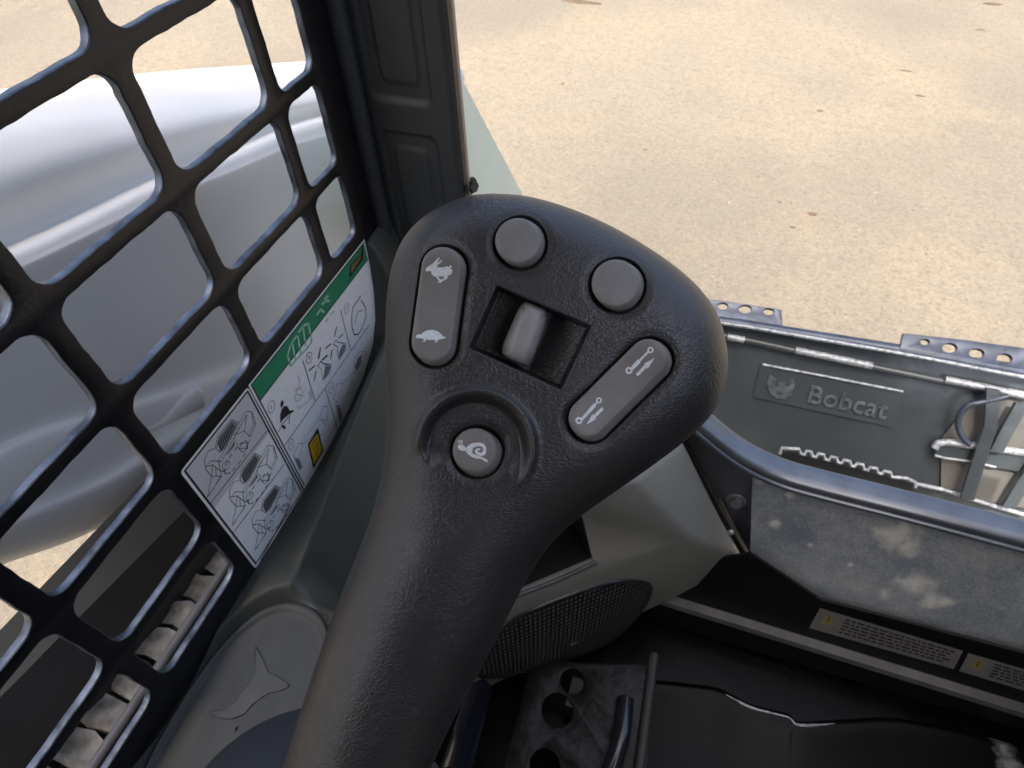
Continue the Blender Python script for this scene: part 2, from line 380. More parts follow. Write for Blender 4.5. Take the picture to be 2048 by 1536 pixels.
M['attach'] = mat('dark_attachment_paint', (.050, .060, .065), .25, var=.14, vscale=7, coat=.2, bump=.35, bscale=14, bdist=.008, rvar=.05)
M['attach_sky'] = mat('sky_tinted_bracket_paint', (.055, .068, .095), .3, metal=.4, var=.3, vscale=40, bump=.2, bscale=150)  # blue of the reflected sky is mixed into the bracket colour
M['pale_edge'] = mat('bright_pale_edge', (.33, .355, .37), .3, metal=.3, var=.4, vscale=130, bump=.7, bscale=160, bdist=.003)
M['sun_steel'] = mat('pale_sun_patch_steel', (.11, .108, .10), .7, var=.15, vscale=20)
M['grille'] = grille_material()
M['bolt'] = mat('dark_zinc_bolt', (.25, .27, .29), .35, metal=.5)
M['bright_bolt'] = mat('bright_zinc_bolt', (.65, .65, .62), .35, metal=.6)
M['roof'] = mat('grey_headliner', (.16, .16, .16), .8)
M['rear'] = mat('warm_grey_lining', (.06, .055, .05), .8)

# ------------------------------------------------------------------ ground
GZ = -0.20
def make_ground():
    v = [(-60, -60, GZ), (60, -60, GZ), (60, 120, GZ), (-60, 120, GZ)]
    o = mesh('ground', v, [(0, 1, 2, 3)], ground_material(), None, False); tag(o, kind='structure')
    bm = bmesh.new()
    for k in range(170):
        y = random.uniform(1.3, 4.6); x = random.uniform(-1.9, 1.6)
        s = random.uniform(.002, .006)*(2.0 if random.random() < .03 else 1)
        r = bmesh.ops.create_icosphere(bm, subdivisions=1, radius=s)
        for q in r['verts']:
            q.co = Vector((q.co.x*random.uniform(.8, 1.5)+x, q.co.y*random.uniform(.8, 1.3)+y, q.co.z*.6+GZ+s*.3))
    o = from_bm('loose_grit', bm, mat('pale_grit', (.16, .13, .10), .9, vscale=4, col2=(.30, .26, .20)), None, False)
    tag(o, 'scattered pale grit on the sunlit paving ahead', 'grit', kind='stuff')
    bm = bmesh.new()
    spots = [(1160, 4, .11, .03), (1625, 428, .016, .012), (1812, 142, .03, .006), (1960, 60, .028, .005), (1840, 192, .02, .007), (1640, 222, .014, .006), (1585, 455, .012, .006), (1125, 168, .008, .008), (1560, 405, .006, .006), (1985, 8, .05, .02), (1290, 300, .010, .005)]
    for x, y, a, b_ in spots:
        c = at(x, y, Z=GZ); r = bmesh.ops.create_icosphere(bm, subdivisions=2, radius=1.0)
        for q in r['verts']:
            n_ = mnoise.noise(q.co*1.7+Vector((x, y, 0)))*.5+1
            q.co = Vector((q.co.x*a*n_+c[0], q.co.y*b_*n_+c[1], max(q.co.z, -.3)*.004+GZ))
    o = from_bm('dry_leaf_litter', bm, mat('brown_leaf', (.085, .058, .036), .9, var=.3), None, True)
    tag(o, 'few brown leaf scraps and twigs lying on the paving', 'litter', kind='stuff')
make_ground()

# ------------------------------------------------------------------ cab roof (unseen, stretched left past the cab to shade the lift arm)
o = from_bm('widened_cab_roof', box((-.06, -.22, 2.03), (.62, .74, .03), bev=.01), M['roof'], None, True, 40); tag(o, kind='structure')
o = from_bm('cab_rear_wall', box((.12, -.62, 1.10), (.44, .02, .88), bev=.01), M['rear'], None, True, 40); tag(o, kind='structure')

o = from_bm('added_side_wall', box((.62, -.06, .74), (.02, .54, .56), bev=.01), M['trim'], None, True, 40); tag(o, kind='structure')  # unseen wall added to keep low light off floor and speaker face

# ------------------------------------------------------------------ side screen
SX = -0.300
def make_screen():
    t = empty('side_screen', (SX, .1, .733), 'black steel grid side screen with rounded square holes at left', 'screen')
    B = [-.276, -.170, -.066, .040, .1404, .2478, .355]; hb = .0064
    A = [1.201, 1.1215, 1.0425, .9672, .8968, .8215, .7545]; ha = .0050
    holes = []
    for i in range(len(A)-1):
        z1, z0 = A[i]-ha, A[i+1]+ha
        cols = [(B[k]+hb, B[k+1]-hb) for k in range(len(B)-1)]+[(B[-1]+hb, .4055)]
        if i >= 4: cols = cols[:4]
        for y0, y1 in cols: holes.append(rrect(y0, y1, z0, z1, .0115 if y1-y0 > .06 else .009, 6, .00022))
    outer = [(-.32, .712), (.20, .712), (.455, .712), (.455, 1.30), (-.32, 1.30)]
    o = plate_holes('plate', outer, holes, .0060, .0010, (SX, 0, 0), (0, 1, 0), (0, 0, 1), M['screen'], t)
    o.data.materials.append(M['screen_edge'])
    for p in o.data.polygons:
        if abs(p.normal.x) < .75: p.material_index = 1
    make_decal(t)
    return t

def px_yz(pts): return [(lambda q: (q[1], q[2]))(at(x, y, X=SX+.0004)) for x, y in pts]
def flat(name, polys, x, mt, parent):
    v = []; f = []
    for poly in polys:
        i = len(v); v += [(x, y, z) for y, z in poly]; f.append(tuple(range(i, i+len(poly))))
    o = mesh(name, v, f, mt, parent, False)
    if len(polys) > 1 and name != 'instruction_decal': o['kind'] = 'stuff'      # print too fine to pick apart
    return o
def strips(lines, wdt):
    out = []
    for ln in lines:
        P = np.array(ln, float)
        for a, b in zip(P[:-1], P[1:]):
            d = b-a; L = np.linalg.norm(d)
            if L < 1e-7: continue
            d /= L; n = np.array([-d[1], d[0]])*wdt/2; e = d*wdt*.3
            out.append([tuple(a-e+n), tuple(a-e-n), tuple(b+e-n), tuple(b+e+n)])
    return out
def make_decal(t):
    X0 = SX+.0004
    # sheet: right-hand part follows the round lower corner
    curve = [(.4132, .889), (.4118, .860), (.4075, .830), (.398, .800), (.383, .7775), (.355, .760), (.32, .750), (.27, .742), (.227, .7385)]
    right = [(.2262, .889)]+[(y, z) for y, z in curve]
    left = rrect(.1458, .2252, .7362, .8886, .003)
    s = flat('instruction_decal', [left, right], X0, M['decal'], t)
    s['label'] = 'white operating instruction decal with green band'
    # grey upper-left picture, green band
    lf = [(.1488, .8858), (.2232, .8858), (.2232, .7405), (.1488, .7405)]
    flat('picture_field', [[(.1488, .8858), (.2232, .8858), (.2232, .834), (.1488, .834)]], X0+.0001, M['decal_grey'], s)
    flat('green_band', [[(.2290, .8868), (.411, .8868), (.4105, .8675), (.2290, .8675)]], X0+.0001, M['decal_green'], s)
    bl = []
    for (y0, y1, z0, z1) in ((.1488, .2232, .7405, .8858),):
        bl.append([(y0, z0), (y1, z0), (y1, z1), (y0, z1), (y0, z0)])
    P6 = lambda pts: px_yz(crop(pts, 340, 470, .4426))
    flat('frame_lines', strips(bl, .0016)+strips([[(.2288, .8868), (.2288, .7425)], [(.2288, .8675), (.4105, .8675)],
         [(.2288, .8868), (.4115, .8868)]], .0013), X0+.0002, M['decal_black'], s)
    thin = [P6([(180, 1215), (440, 882)]), P6([(287, 1343), (515, 1035)]), P6([(518, 950), (900, 405)]),
            P6([(600, 568), (655, 752)]), P6([(770, 340), (815, 518)]), P6([(702, 695), (765, 910)])]
    flat('divider_lines', strips(thin, .0009), X0+.0002, M['decal_black'], s)
    # line drawings of the loader in the left pictures
    C5 = lambda pts: px_yz(crop(pts, 350, 780, .2343))
    loader = [[(275, 915), (310, 735), (395, 735), (275, 915)], [(290, 900), (385, 740)], [(255, 655), (320, 640), (385, 690), (395, 735), (310, 735), (265, 685), (255, 655)],
          [(320, 640), (310, 735)], [(345, 660), (350, 732)], [(255, 655), (250, 590), (282, 520), (330, 500)], [(270, 650), (300, 605), (370, 605)],
          [(370, 605), (600, 180)], [(392, 612), (612, 205)], [(370, 605), (392, 612)], [(600, 180), (655, 185), (690, 290), (640, 400), (590, 350), (612, 205)], [(655, 185), (668, 290), (690, 290)], [(668, 290), (630, 390)],
          [(510, 380), (590, 250)], [(590, 350), (510, 380), (500, 470)], [(350, 500), (375, 400), (480, 265), (530, 290), (440, 480), (380, 530), (350, 500)], [(340, 505), (360, 395), (482, 250), (545, 280)],
          [(370, 605), (385, 690), (430, 700)], [(520, 440), (540, 500), (600, 500), (640, 420)], [(400, 640), (440, 600), (470, 620), (450, 670), (410, 690), (400, 640)], [(545, 500), (575, 450), (612, 455), (605, 505), (570, 530), (545, 500)]]
    def capsule(n=26):
        pts = []
        for q in range(n):
            a_ = q/n; th_ = a_*6.28319; ax_, ay_ = 520+165*math.cos(th_), 575+62*math.sin(th_)
            x_, y_ = ax_-520, ay_-575; pts.append((520+x_*.58-y_*-.45, 575-x_*.80+y_*.72))
        return pts
    hat = [[(365+t_*118, 450-t_*168), (392+t_*52+t_*60, 528-t_*205)] for t_ in np.linspace(.05, .98, 9)]
    cp = capsule(); track = [[cp[q], cp[q+1]] for q in range(0, 25, 2)]
    fills = [[(360, 460), (378, 402), (480, 272), (524, 295), (438, 474), (385, 525)], [(430, 560), (500, 440), (512, 470), (452, 548)]]
    for (cx_, cy_), sc_ in (((470, 550), 1.0), ((668, 818), .93), ((842, 1065), .84)):
        tr_ = lambda l: C5([((x-470)*sc_+cx_, (y-550)*sc_+cy_) for x, y in l])
        flat('cab_shade', [tr_(f) for f in fills], X0+.00018, M['decal_mid'], s)
        flat('loader_drawing', strips([tr_(l) for l in loader], .0005), X0+.00022, M['decal_black'], s)
        flat('shading_strokes', strips([tr_(l) for l in hat], .0010)+strips([tr_(l) for l in track], .0009), X0+.00026, M['decal_black'], s)
    txt = [[(735+i*14, 1440-i*26), (742+i*14, 1428-i*26)] for i in range(18)]
    flat('small_print', strips([C5(l) for l in txt], .0016), X0+.0002, M['decal_black'], s)
    # right pictures
    C4 = lambda pts: px_yz(crop(pts, 480, 700, .1953)); C6 = lambda pts: px_yz(crop(pts, 600, 480, .1693))
    def ring(c, a, b, conv, n=18, tilt=.35):
        return conv([(c[0]+a*math.cos(k/n*6.2832)*math.cos(tilt)-b*math.sin(k/n*6.2832)*math.sin(tilt)*0, c[1]+b*math.sin(k/n*6.2832)-a*tilt*math.cos(k/n*6.2832)) for k in range(n+1)])
    nums = [ring((320, 582), 36, 62, C4), ring((705, 78), 32, 56, C4), ring((930, 388), 28, 56, C4), ring((522, 965), 30, 56, C4), ring((105, 1390), 36, 62, C6), ring((547, 808), 30, 60, C6)]
    nums += [C4([(318, 560), (322, 604)]), C4([(695, 60), (715, 70), (700, 95)]), C4([(920, 370), (940, 380), (925, 410)]), C4([(512, 950), (532, 960), (515, 985)]), C6([(95, 1370), (115, 1390), (95, 1412)]), C6([(537, 790), (556, 805), (538, 830)])]
    art = [[(640, 110), (770, 520)][:0] or [(790, 160), (825, 120), (865, 150), (930, 150), (920, 230), (850, 310)], [(790, 160), (830, 190), (835, 235), (850, 310)],
           [(590, 265), (610, 300), (600, 370), (560, 470), (570, 530), (620, 500), (660, 395)], [(560, 420), (620, 380), (630, 420)], [(570, 450), (640, 470)], [(590, 560), (600, 600), (720, 500), (700, 430), (720, 425), (735, 500)],
           [(950, 520), (990, 350), (1050, 340), (1180, 210), (1200, 250)], [(960, 500), (1000, 540), (1050, 350)], [(1040, 510), (1110, 420), (1150, 280)], [(980, 540), (1020, 740), (1050, 680), (1010, 550)],
           [(1180, 200), (1160, 110), (1220, 20), (1290, 10), (1240, 150), (1190, 200)],
           [(545, 1090), (600, 950), (640, 960), (620, 1060), (600, 1110), (635, 1200), (610, 1230)], [(550, 1090), (610, 1230)], [(640, 930), (810, 700), (850, 580), (900, 575), (890, 690), (910, 800), (850, 890)],
           [(815, 705), (880, 730), (890, 680)], [(830, 720), (870, 760), (850, 850), (810, 880)], [(640, 960), (720, 900), (790, 800)]]
    flat('control_drawings', strips([C4(l) for l in art if len(l) > 1], .0006)+strips(nums, .0006), X0+.0002, M['decal_mid'], s)
    art6 = [[(715, 660), (620, 800), (610, 900), (610, 1020), (640, 1120), (690, 1110), (740, 1020), (780, 900), (770, 790), (720, 710)], [(650, 1000), (660, 900), (690, 840), (735, 830)],
            [(395, 1230), (420, 1180), (450, 1210), (530, 1220), (540, 1290), (460, 1410)], [(395, 1235), (445, 1260), (440, 1330), (460, 1410)], [(210, 1490), (240, 1430), (280, 1460), (360, 1470)]]
    flat('engine_symbol', strips([C6(l) for l in art6[:1]], .0012)+strips([C6(l) for l in art6[1:]], .0008), X0+.0002, M['decal_black'], s)
    arrows = [[(820, 0), (805, 90)], [(845, 100), (890, 60)], [(705, 210), (765, 160)], [(758, 310), (778, 215)], [(925, 90), (938, 5)]]
    arrows6 = [[(430, 1030), (405, 1140)], [(455, 1160), (505, 1110)], [(300, 1280), (365, 1225)], [(360, 1400), (375, 1300)], [(240, 1275), (215, 1390)], [(260, 1415), (320, 1360)]]
    flat('arrow_marks', strips([C4(a) for a in arrows], .0014)+strips([C6(a) for a in arrows6], .0014), X0+.0002, M['decal_black'], s)
    flat('rocker_shading', [C4([(870, 160), (935, 160), (905, 240), (850, 312), (860, 240)]), C6([(500, 1230), (542, 1240), (520, 1310), (462, 1408), (460, 1330)]), C4([(985, 560), (1020, 745), (1048, 690), (1012, 570)]), C4([(1175, 180), (1200, 90), (1250, 40), (1235, 140), (1195, 215)]),
         C4([(560, 1095), (600, 1120), (635, 1200), (612, 1232)])], X0+.00018, M['decal_mid'], s)
    flat('operator_silhouette', [C4([(432, 512), (448, 530), (440, 570), (420, 590), (410, 560), (420, 525)]), C4([(445, 575), (480, 572), (508, 620), (545, 615), (550, 630), (500, 660), (440, 710), (412, 750), (410, 660), (430, 600)]),
         C4([(425, 770), (455, 770), (470, 800), (450, 812), (430, 790)])], X0+.0002, M['decal_black'], s)
    flat('seat_line', strips([C4([(395, 835), (430, 760), (515, 660)]), C4([(500, 750), (505, 690)])], .0012), X0+.00024, M['decal_mid'], s)
    flat('warning_border', [C4([(798, 798), (852, 1030), (750, 1218), (692, 965)])], X0+.00022, M['decal_black'], s)
    flat('warning_panel', [C4([(790, 850), (838, 1025), (757, 1168), (706, 970)])], X0+.0003, M['decal_yellow'], s)
    flat('warning_text', strips([C4(l) for l in ([(735, 980), (785, 905)], [(745, 1030), (800, 945)], [(762, 1060), (800, 1000)], [(775, 1090), (795, 1060)])], .0009), X0+.00036, M['decal_black'], s)
    flat('corner_emblem', [C6([(590, 300), (720, 150), (730, 60), (745, 40), (745, 230), (600, 430), (575, 440)])], X0+.0002, M['decal_black'], s)
    flat('emblem_pattern', [C6([(600+i*32+random.uniform(-6, 6), 330-i*45), (630+i*28, 270-i*40), (640+i*26, 320-i*38), (610+i*28, 390-i*45)]) for i in range(4)], X0+.00026, mat('dull_gold_ink', (.20, .15, .04), .4), s)
    bk = [[(0, 1030), (60, 985), (105, 1180), (20, 1260)], [(60, 985), (90, 1000), (125, 1185), (105, 1180)]]
    flat('book_symbol', strips([P6([(530, 545), (545, 495), (600, 410), (625, 400), (640, 480), (620, 510)]), P6([(530, 545), (545, 590), (620, 510)]), P6([(552, 490), (565, 560)]), P6([(600, 415), (612, 500)]), P6([(575, 445), (590, 535)])], .0022), X0+.0002, M['decal_pale'], s)
    flat('scuff_marks', strips([C6([(290, 700), (330, 660)]), C6([(260, 760), (300, 720), (345, 720)]), C6([(200, 880), (240, 820), (280, 850)]), C6([(300, 960), (330, 930)]), C6([(360, 880), (400, 840)])], .0022), X0+.0002, M['decal_pale'], s)
make_screen()

# ------------------------------------------------------------------ cab pillar
def make_pillar():
    t = empty('cab_pillar', (-.26, .48, .60), 'dark grey moulded front pillar with recessed rectangular panels', 'pillar')
    PY = .452
    xs = np.linspace(-.2925, -.2185, 60); zs = np.linspace(.62, 1.5, 400)
    def sd(x, z, x0, x1, z0, z1, r):
        cx, cz = (x0+x1)/2, (z0+z1)/2
        qx = np.abs(x-cx)-(x1-x0)/2+r; qz = np.abs(z-cz)-(z1-z0)/2+r
        return np.sqrt(np.maximum(qx, 0)**2+np.maximum(qz, 0)**2)+np.minimum(np.maximum(qx, qz), 0)-r
    ss = lambda d: np.clip(.5-d/.003, 0, 1)**2*(3-2*np.clip(.5-d/.003, 0, 1))
    X, Z = np.meshgrid(xs, zs)
    dep = np.zeros_like(X)
    for z0, z1 in ((1.006, 1.11), (.85, .978), (1.14, 1.26)):
        dep += .0026*ss(sd(X, Z, -.285, -.2325, z0, z1, .008))
        dep += -.0014*ss(sd(X, Z, -.2745, -.2412, z0+.014, z1-.014, .006)) if z0 > .9 else -.0014*ss(sd(X, Z, -.2745, -.243, z0+.02, .964, .006))
    face = np.stack([X, PY+dep+0*X, Z], -1)
    # rounded flanks
    nl = 8; th = np.linspace(0, np.pi/2, nl)[::-1]
    rr = .008
    left = np.stack([np.broadcast_to(-.2925-rr*np.sin(th), (len(zs), nl)), np.broadcast_to(PY+rr-rr*np.cos(th), (len(zs), nl)), np.broadcast_to(zs[:, None], (len(zs), nl))], -1)
    th = np.linspace(0, np.pi/2, nl)
    r2 = .006
    right = np.stack([np.broadcast_to(-.2185+r2*np.sin(th), (len(zs), nl)), np.broadcast_to(PY+r2-r2*np.cos(th), (len(zs), nl)), np.broadcast_to(zs[:, None], (len(zs), nl))], -1)
    back = right[:, -1:, :]+np.array([-.004, .006, 0]); back0 = left[:, :1, :]+np.array([0, .04, 0])
    P = np.concatenate([back0, left[:, :-1], face, right[:, 1:], back], 1)
    grid('cover_panel', P, M['trim'], t, True, 40)
    from_bm('edge_strip', box((-.2108, .459, 1.06), (.0022, .0022, .44), bev=.0008), M['trim_edge'], t, True, 40)
    from_bm('seal', box((-.2140, .4615, 1.06), (.0012, .0024, .44)), M['black'], t, False)
    from_bm('outer_post', box((-.258, .475, 1.06), (.030, .010, .44), bev=.004), M['trim'], t, True, 40)
    # corner roll between screen and pillar
    tube('corner_roll', [(-.2985, .446, .62), (-.2985, .446, 1.5)], .0085, M['trim'], t, seg=20, up=(0, 1, 0))
    b = at(927, 368, Y=.463)
    hexbolt('bolt', (-.2088, .462, b[2]), (1, -.35, .1), .0052, .005, M['black'], t)
make_pillar()

# ------------------------------------------------------------------ lift arm
def make_arm():
    t = empty('lift_arm', (-.55, .3, .55), 'pale grey lift arm casting seen through the side screen', 'lift arm')
    lines = [  # (X, pixel polyline) from the far top edge down to the lower lip
        (-.83, [(-400, 232), (-150, 196), (100, 168), (300, 146), (450, 134), (640, 122), (900, 116)]),
        (-.80, [(-400, 238), (-150, 204), (100, 177), (300, 153), (450, 141), (640, 128), (900, 122)]),
        (-.66, [(-400, 300), (-150, 232), (100, 190), (300, 165), (450, 152), (640, 137), (900, 130)]),
        (-.57, [(-400, 380), (-150, 290), (100, 235), (300, 205), (450, 185), (640, 165), (900, 150)]),
        (-.535, [(-400, 470), (-150, 370), (100, 292), (300, 245), (450, 215), (640, 186), (900, 165)]),
        (-.522, [(-400, 560), (-150, 450), (100, 352), (300, 288), (450, 247), (640, 206), (900, 178)]),
        (-.525, [(-400, 650), (-150, 530), (100, 420), (300, 338), (450, 288), (640, 226), (900, 192)]),
        (-.520, [(-400, 690), (-150, 565), (100, 452), (300, 358), (450, 302), (640, 233), (900, 198)]),
        (-.490, [(-400, 705), (-150, 580), (100, 468), (300, 372), (450, 314), (640, 240), (900, 204)]),
        (-.480, [(-400, 735), (-150, 612), (100, 500), (300, 402), (450, 342), (640, 268), (900, 230)]),
        (-.478, [(-400, 760), (-150, 640), (100, 525), (300, 428), (450, 366), (640, 292), (900, 250)]),
        (-.482, [(-400, 820), (-150, 720), (100, 620), (300, 530), (450, 470), (640, 400), (900, 350)]),
        (-.486, [(-400, 960), (-150, 880), (100, 790), (300, 700), (450, 630), (640, 560), (900, 500)]),
        (-.486, [(-400, 1040), (-150, 960), (60, 860), (300, 780), (450, 720), (640, 650), (900, 600)]),
        (-.478, [(-400, 1060), (-150, 985), (60, 890), (300, 815), (450, 760), (640, 700), (900, 650)]),
        (-.470, [(-400, 1190), (-150, 1090), (60, 1000), (230, 930), (390, 830), (600, 760), (900, 720)]),
        (-.462, [(-400, 1230), (-150, 1120), (60, 1040), (230, 965), (390, 870), (600, 800), (900, 760)]),
        (-.470, [(-400, 1290), (-150, 1180), (0, 1118), (150, 1065), (270, 1005), (420, 920), (900, 800)]),
        (-.500, [(-400, 1300), (-150, 1188), (0, 1126), (150, 1072), (270, 1012), (420, 928), (900, 808)]),
        (-.60, [(-400, 1230), (-150, 1120), (0, 1060), (150, 1000), (270, 950), (420, 870), (900, 770)]),
    ]
    rows = []
    for X, pl in lines:
        c = catmull(pl, 10)
        rows.append([at(q[0], q[1], X=X) for q in c])
    R = np.array(rows)
    # refine across
    fine = np.array([catmull(list(R[:, j]), 4) for j in range(R.shape[1])]).transpose(1, 0, 2)
    grid('casting', fine, M['arm'], t, True)
    # outer side and back closing the box
    back = np.stack([fine[0], fine[0]+np.array([-.03, 0, -.22]), fine[-1]], 0)
    grid('outer_plate', back, M['arm'], t, False)
    # raised boss with a round end
    n = np.array([1., 0, 0]); rows = []
    path = catmull([at(*q, X=-.478) for q in [(150, 905), (240, 880), (320, 852), (372, 812), (402, 790)]], 8)
    tube('cast_boss', path, np.concatenate([np.linspace(.004, .016, len(path)-3), [.015, .011, .002]]), M['arm'], t, seg=20, up=(1, 0, 0), sx=1.0, sy=.55)
    # front lower leg of the arm in the sun beyond the pillar
    ft = [at(*q, X=-.40) for q in [(840, 0), (908, 128), (975, 255), (1045, 388), (1110, 510)]]
    W = np.array([-.10, 0, 0]); dn = np.array([0, -.20, -.16])
    rows = []
    for p in ft:
        rows.append([p+W, p+W*.06+np.array([0, .002, .004]), p, p+np.array([0, -.006, -.006]), p+dn*.5+np.array([.004, 0, 0]), p+dn])
    grid('front_leg', np.array(rows), M['arm_green'], t, True, 50)
    for q in [(914, 145), (918, 157)]:
        c = at(*q, X=-.396); hexbolt('bolt', c, (1, -.2, .5), .006, .006, M['bright_bolt'], t)
make_arm()

# ------------------------------------------------------------------ track and chassis below the arm
def make_track():
    t = empty('track_frame', (-.42, .1, GZ), 'grey chassis plate behind the lower screen holes', 'chassis')
    # broad cover: pale top strip then dark flank
    e0 = [at(*q, X=-.43) for q in [(-200, 1440), (-40, 1300), (110, 1145), (305, 945), (470, 790)]]
    rows = []
    for p in catmull(e0, 5):
        rows.append([p+np.array([-.10, 0, .004]), p+np.array([-.004, 0, .003]), p+np.array([.0, 0, 0]), p+np.array([.006, -.002, -.006])])
    e1 = [at(*q, X=-.405) for q in [(-200, 1590), (0, 1395), (143, 1250), (369, 1022), (520, 870)]]
    e2 = [at(*q, X=-.39) for q in [(-200, 1850), (60, 1600), (262, 1352), (425, 1125), (560, 950)]]
    A_, B_, C_ = catmull(e0, 6), catmull(e1, 6), catmull(e2, 6)
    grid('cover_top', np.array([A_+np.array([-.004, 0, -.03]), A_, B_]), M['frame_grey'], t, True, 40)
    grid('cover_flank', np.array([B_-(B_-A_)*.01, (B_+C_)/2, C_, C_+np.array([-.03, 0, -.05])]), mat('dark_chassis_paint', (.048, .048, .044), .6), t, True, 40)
    r = empty('rubber_track', (-.40, .1, GZ), 'muddy pale grey track lugs below the screen bottom', 'track')
    d0 = np.array(at(330, 1290, X=-.37)); d1 = np.array(at(470, 1110, X=-.37)); d = (d1-d0); L = np.linalg.norm(d); d = d/L
    up = unit(np.cross(d, (1, 0, 0)))
    if up[2] < 0: up = -up
    side = np.cross(up, d)
    base = from_bm('belt', box(d0-up*.035, (.6, .09, .012), (d, side, up), bev=.004), M['track'], r, True, 40)
    for k in range(-8, 9):
        bm = box(d0+d*(k*.030)-up*.016+side*random.uniform(-.01, .01), (.0125, .085, .012), (d, side, up), bev=.006, seg=3)
        bmesh.ops.subdivide_edges(bm, edges=[e for e in bm.edges if e.calc_length() > .012], cuts=8, use_grid_fill=True)
        for v in bm.verts: v.co += mnoise.noise_vector(v.co*48)*.0080+mnoise.noise_vector(v.co*150)*.0030
        from_bm('lug', bm, M['track'], r, True, 60)
    # bright edged tube of the cab frame just outside the screen
    f = empty('cab_frame_rail', (-.33, .05, .70), 'worn tube rail running under the screen just outside', 'rail')
    rz = float(at(384, 1238, X=-.316)[2])
    tube('rail_tube', [(-.316, -.3, rz), (-.316, .42, rz)], .0045, M['rail'], f, seg=16)
make_track()

# ------------------------------------------------------------------ joystick
def make_joystick():
    # face plane of the grip, tilted a little from the line of sight
    tilt = rad(5)
    Nn = unit(-FWD*math.cos(tilt)-UP*math.sin(tilt))
    J0 = CAM+ray(1100, 650)*.215
    base = CAM+ray(700, 1640)*.27
    t = empty('control_joystick', tuple(base), 'black grained joystick grip with grey buttons in the foreground', 'joystick')
    def J(px, py, h=0.0): return atp(px, py, J0+Nn*h, Nn)
    def Jv(px, py, h):
        D = FWD[None]+((px-1024)/FPX)[:, None]*RT[None]-((py-768)/FPX)[:, None]*UP[None]
        num = (J0-CAM)@Nn+h
        return CAM[None]+D*(num/(D@Nn))[:, None]
    out_l = [(985, 387), (940, 391), (890, 408), (845, 435), (808, 475), (786, 525), (775, 580), (771, 640), (771, 720), (774, 800), (772, 880), (762, 955), (742, 1035), (712, 1115), (678, 1200), (645, 1290), (615, 1380), (588, 1460), (566, 1536), (545, 1640)]
    out_r = [(985, 387), (1040, 390), (1095, 402), (1160, 424), (1230, 456), (1300, 497), (1360, 540), (1405, 583), (1436, 630), (1451, 680), (1456, 730), (1446, 785), (1420, 833), (1370, 882), (1300, 935), (1230, 984), (1160, 1034), (1105, 1085), (1062, 1145), (1027, 1210), (995, 1275), (958, 1345), (922, 1410), (890, 1475), (862, 1536), (818, 1640)]
    cl, cr_ = catmull(out_l, 14), catmull(out_r, 14)
    ys = np.concatenate([387+np.array([0, .4, 1.2, 2.5, 4.2, 6.5, 9.5, 13, 17, 21.5]), np.arange(411, 1030, 2.0), np.arange(1030, 1640, 6.0)])
    def side(c, y):
        o = np.argsort(c[:, 1]); return np.interp(y, c[o, 1], c[o, 0])
    xl, xr = side(cl, ys), side(cr_, ys)
    xl[0] = 984.9; xr[0] = 985.1
    nc = 340; s = np.sin(np.linspace(-np.pi/2, np.pi/2, nc))
    PX = ((xl+xr)/2)[:, None]+((xr-xl)/2)[:, None]*s[None]; PY = np.broadcast_to(ys[:, None], PX.shape)
    px, py = PX.ravel(), PY.ravel()
    outline = np.concatenate([cl, cr_[::-1]]); seg_a, seg_b = outline[:-1], outline[1:]
    keep = np.linalg.norm(seg_b-seg_a, axis=1) > 1e-6; seg_a, seg_b = seg_a[keep], seg_b[keep]
    keep = ~((seg_a[:, 1] > 1635) & (seg_b[:, 1] > 1635)); seg_a, seg_b = seg_a[keep], seg_b[keep]
    dist = np.full(px.shape, 1e9)
    for a, b in zip(seg_a, seg_b):
        d = b-a; L2 = d@d; tt = np.clip(((px-a[0])*d[0]+(py-a[1])*d[1])/L2, 0, 1)
        dist = np.minimum(dist, np.hypot(px-a[0]-tt*d[0], py-a[1]-tt*d[1]))
    hw = np.repeat((xr-xl)/2, nc)
    k = np.clip((py-900)/260, 0, 1); k = k*k*(3-2*k)
    r = 125*(1-k)+np.maximum(hw*.93, 100)*k
    depth = .021*(1-k)+.029*k
    q = np.clip(dist/r, 0, 1)
    e = 2.3
    h = -depth*(1-(1-(1-q)**e)**(1/e))
    face_h = h.copy()
    ss = lambda v: np.clip(v, 0, 1)**2*(3-2*np.clip(v, 0, 1))
    # general gentle dome
    h += -.0012*((px-1110)**2+(py-660)**2)/330**2*(1-k)
    # wells round the buttons
    def stad(px, py, a, b):
        d = np.array(b, float)-np.array(a, float); L2 = max(d@d, 1e-9); tt = np.clip(((px-a[0])*d[0]+(py-a[1])*d[1])/L2, 0, 1)
        return np.hypot(px-a[0]-tt*d[0], py-a[1]-tt*d[1])
    buttons = [((1036, 482), (1036, 482), 47), ((1231, 567), (1231, 567), 49), ((950, 901), (950, 901), 46)]
    rock = [((884, 535), (864, 683), 42), ((1296, 717), (1176, 836), 40)]
    for a, b, rb in buttons+rock:
        dd = stad(px, py, (a[0]+5, a[1]+4), (b[0]+5, b[1]+4))
        h += -.0040*ss((rb+9-dd)/6)
        h += -.0006*ss((rb+26-dd)/18)
    # square pocket for the thumb paddle
    quad = np.array([(994, 571), (1183, 653), (1123, 780), (939, 696)], float)
    sdq = np.full(px.shape, -1e9)
    cen = quad.mean(0)
    for i in range(4):
        a, b = quad[i], quad[(i+1) % 4]; n = np.array([b[1]-a[1], a[0]-b[0]]); n /= np.linalg.norm(n)
        if (cen-a)@n > 0: n = -n
        sdq = np.maximum(sdq, (px-a[0])*n[0]+(py-a[1])*n[1])
    ee = unit(np.append(quad[1]-quad[0], 0))[:2]; across = (px-cen[0])*ee[0]+(py-cen[1])*ee[1]
    inside = ss(-sdq/8+.1)
    h += -inside*(.0150-.0085*np.clip((across-25)/70, 0, 1))
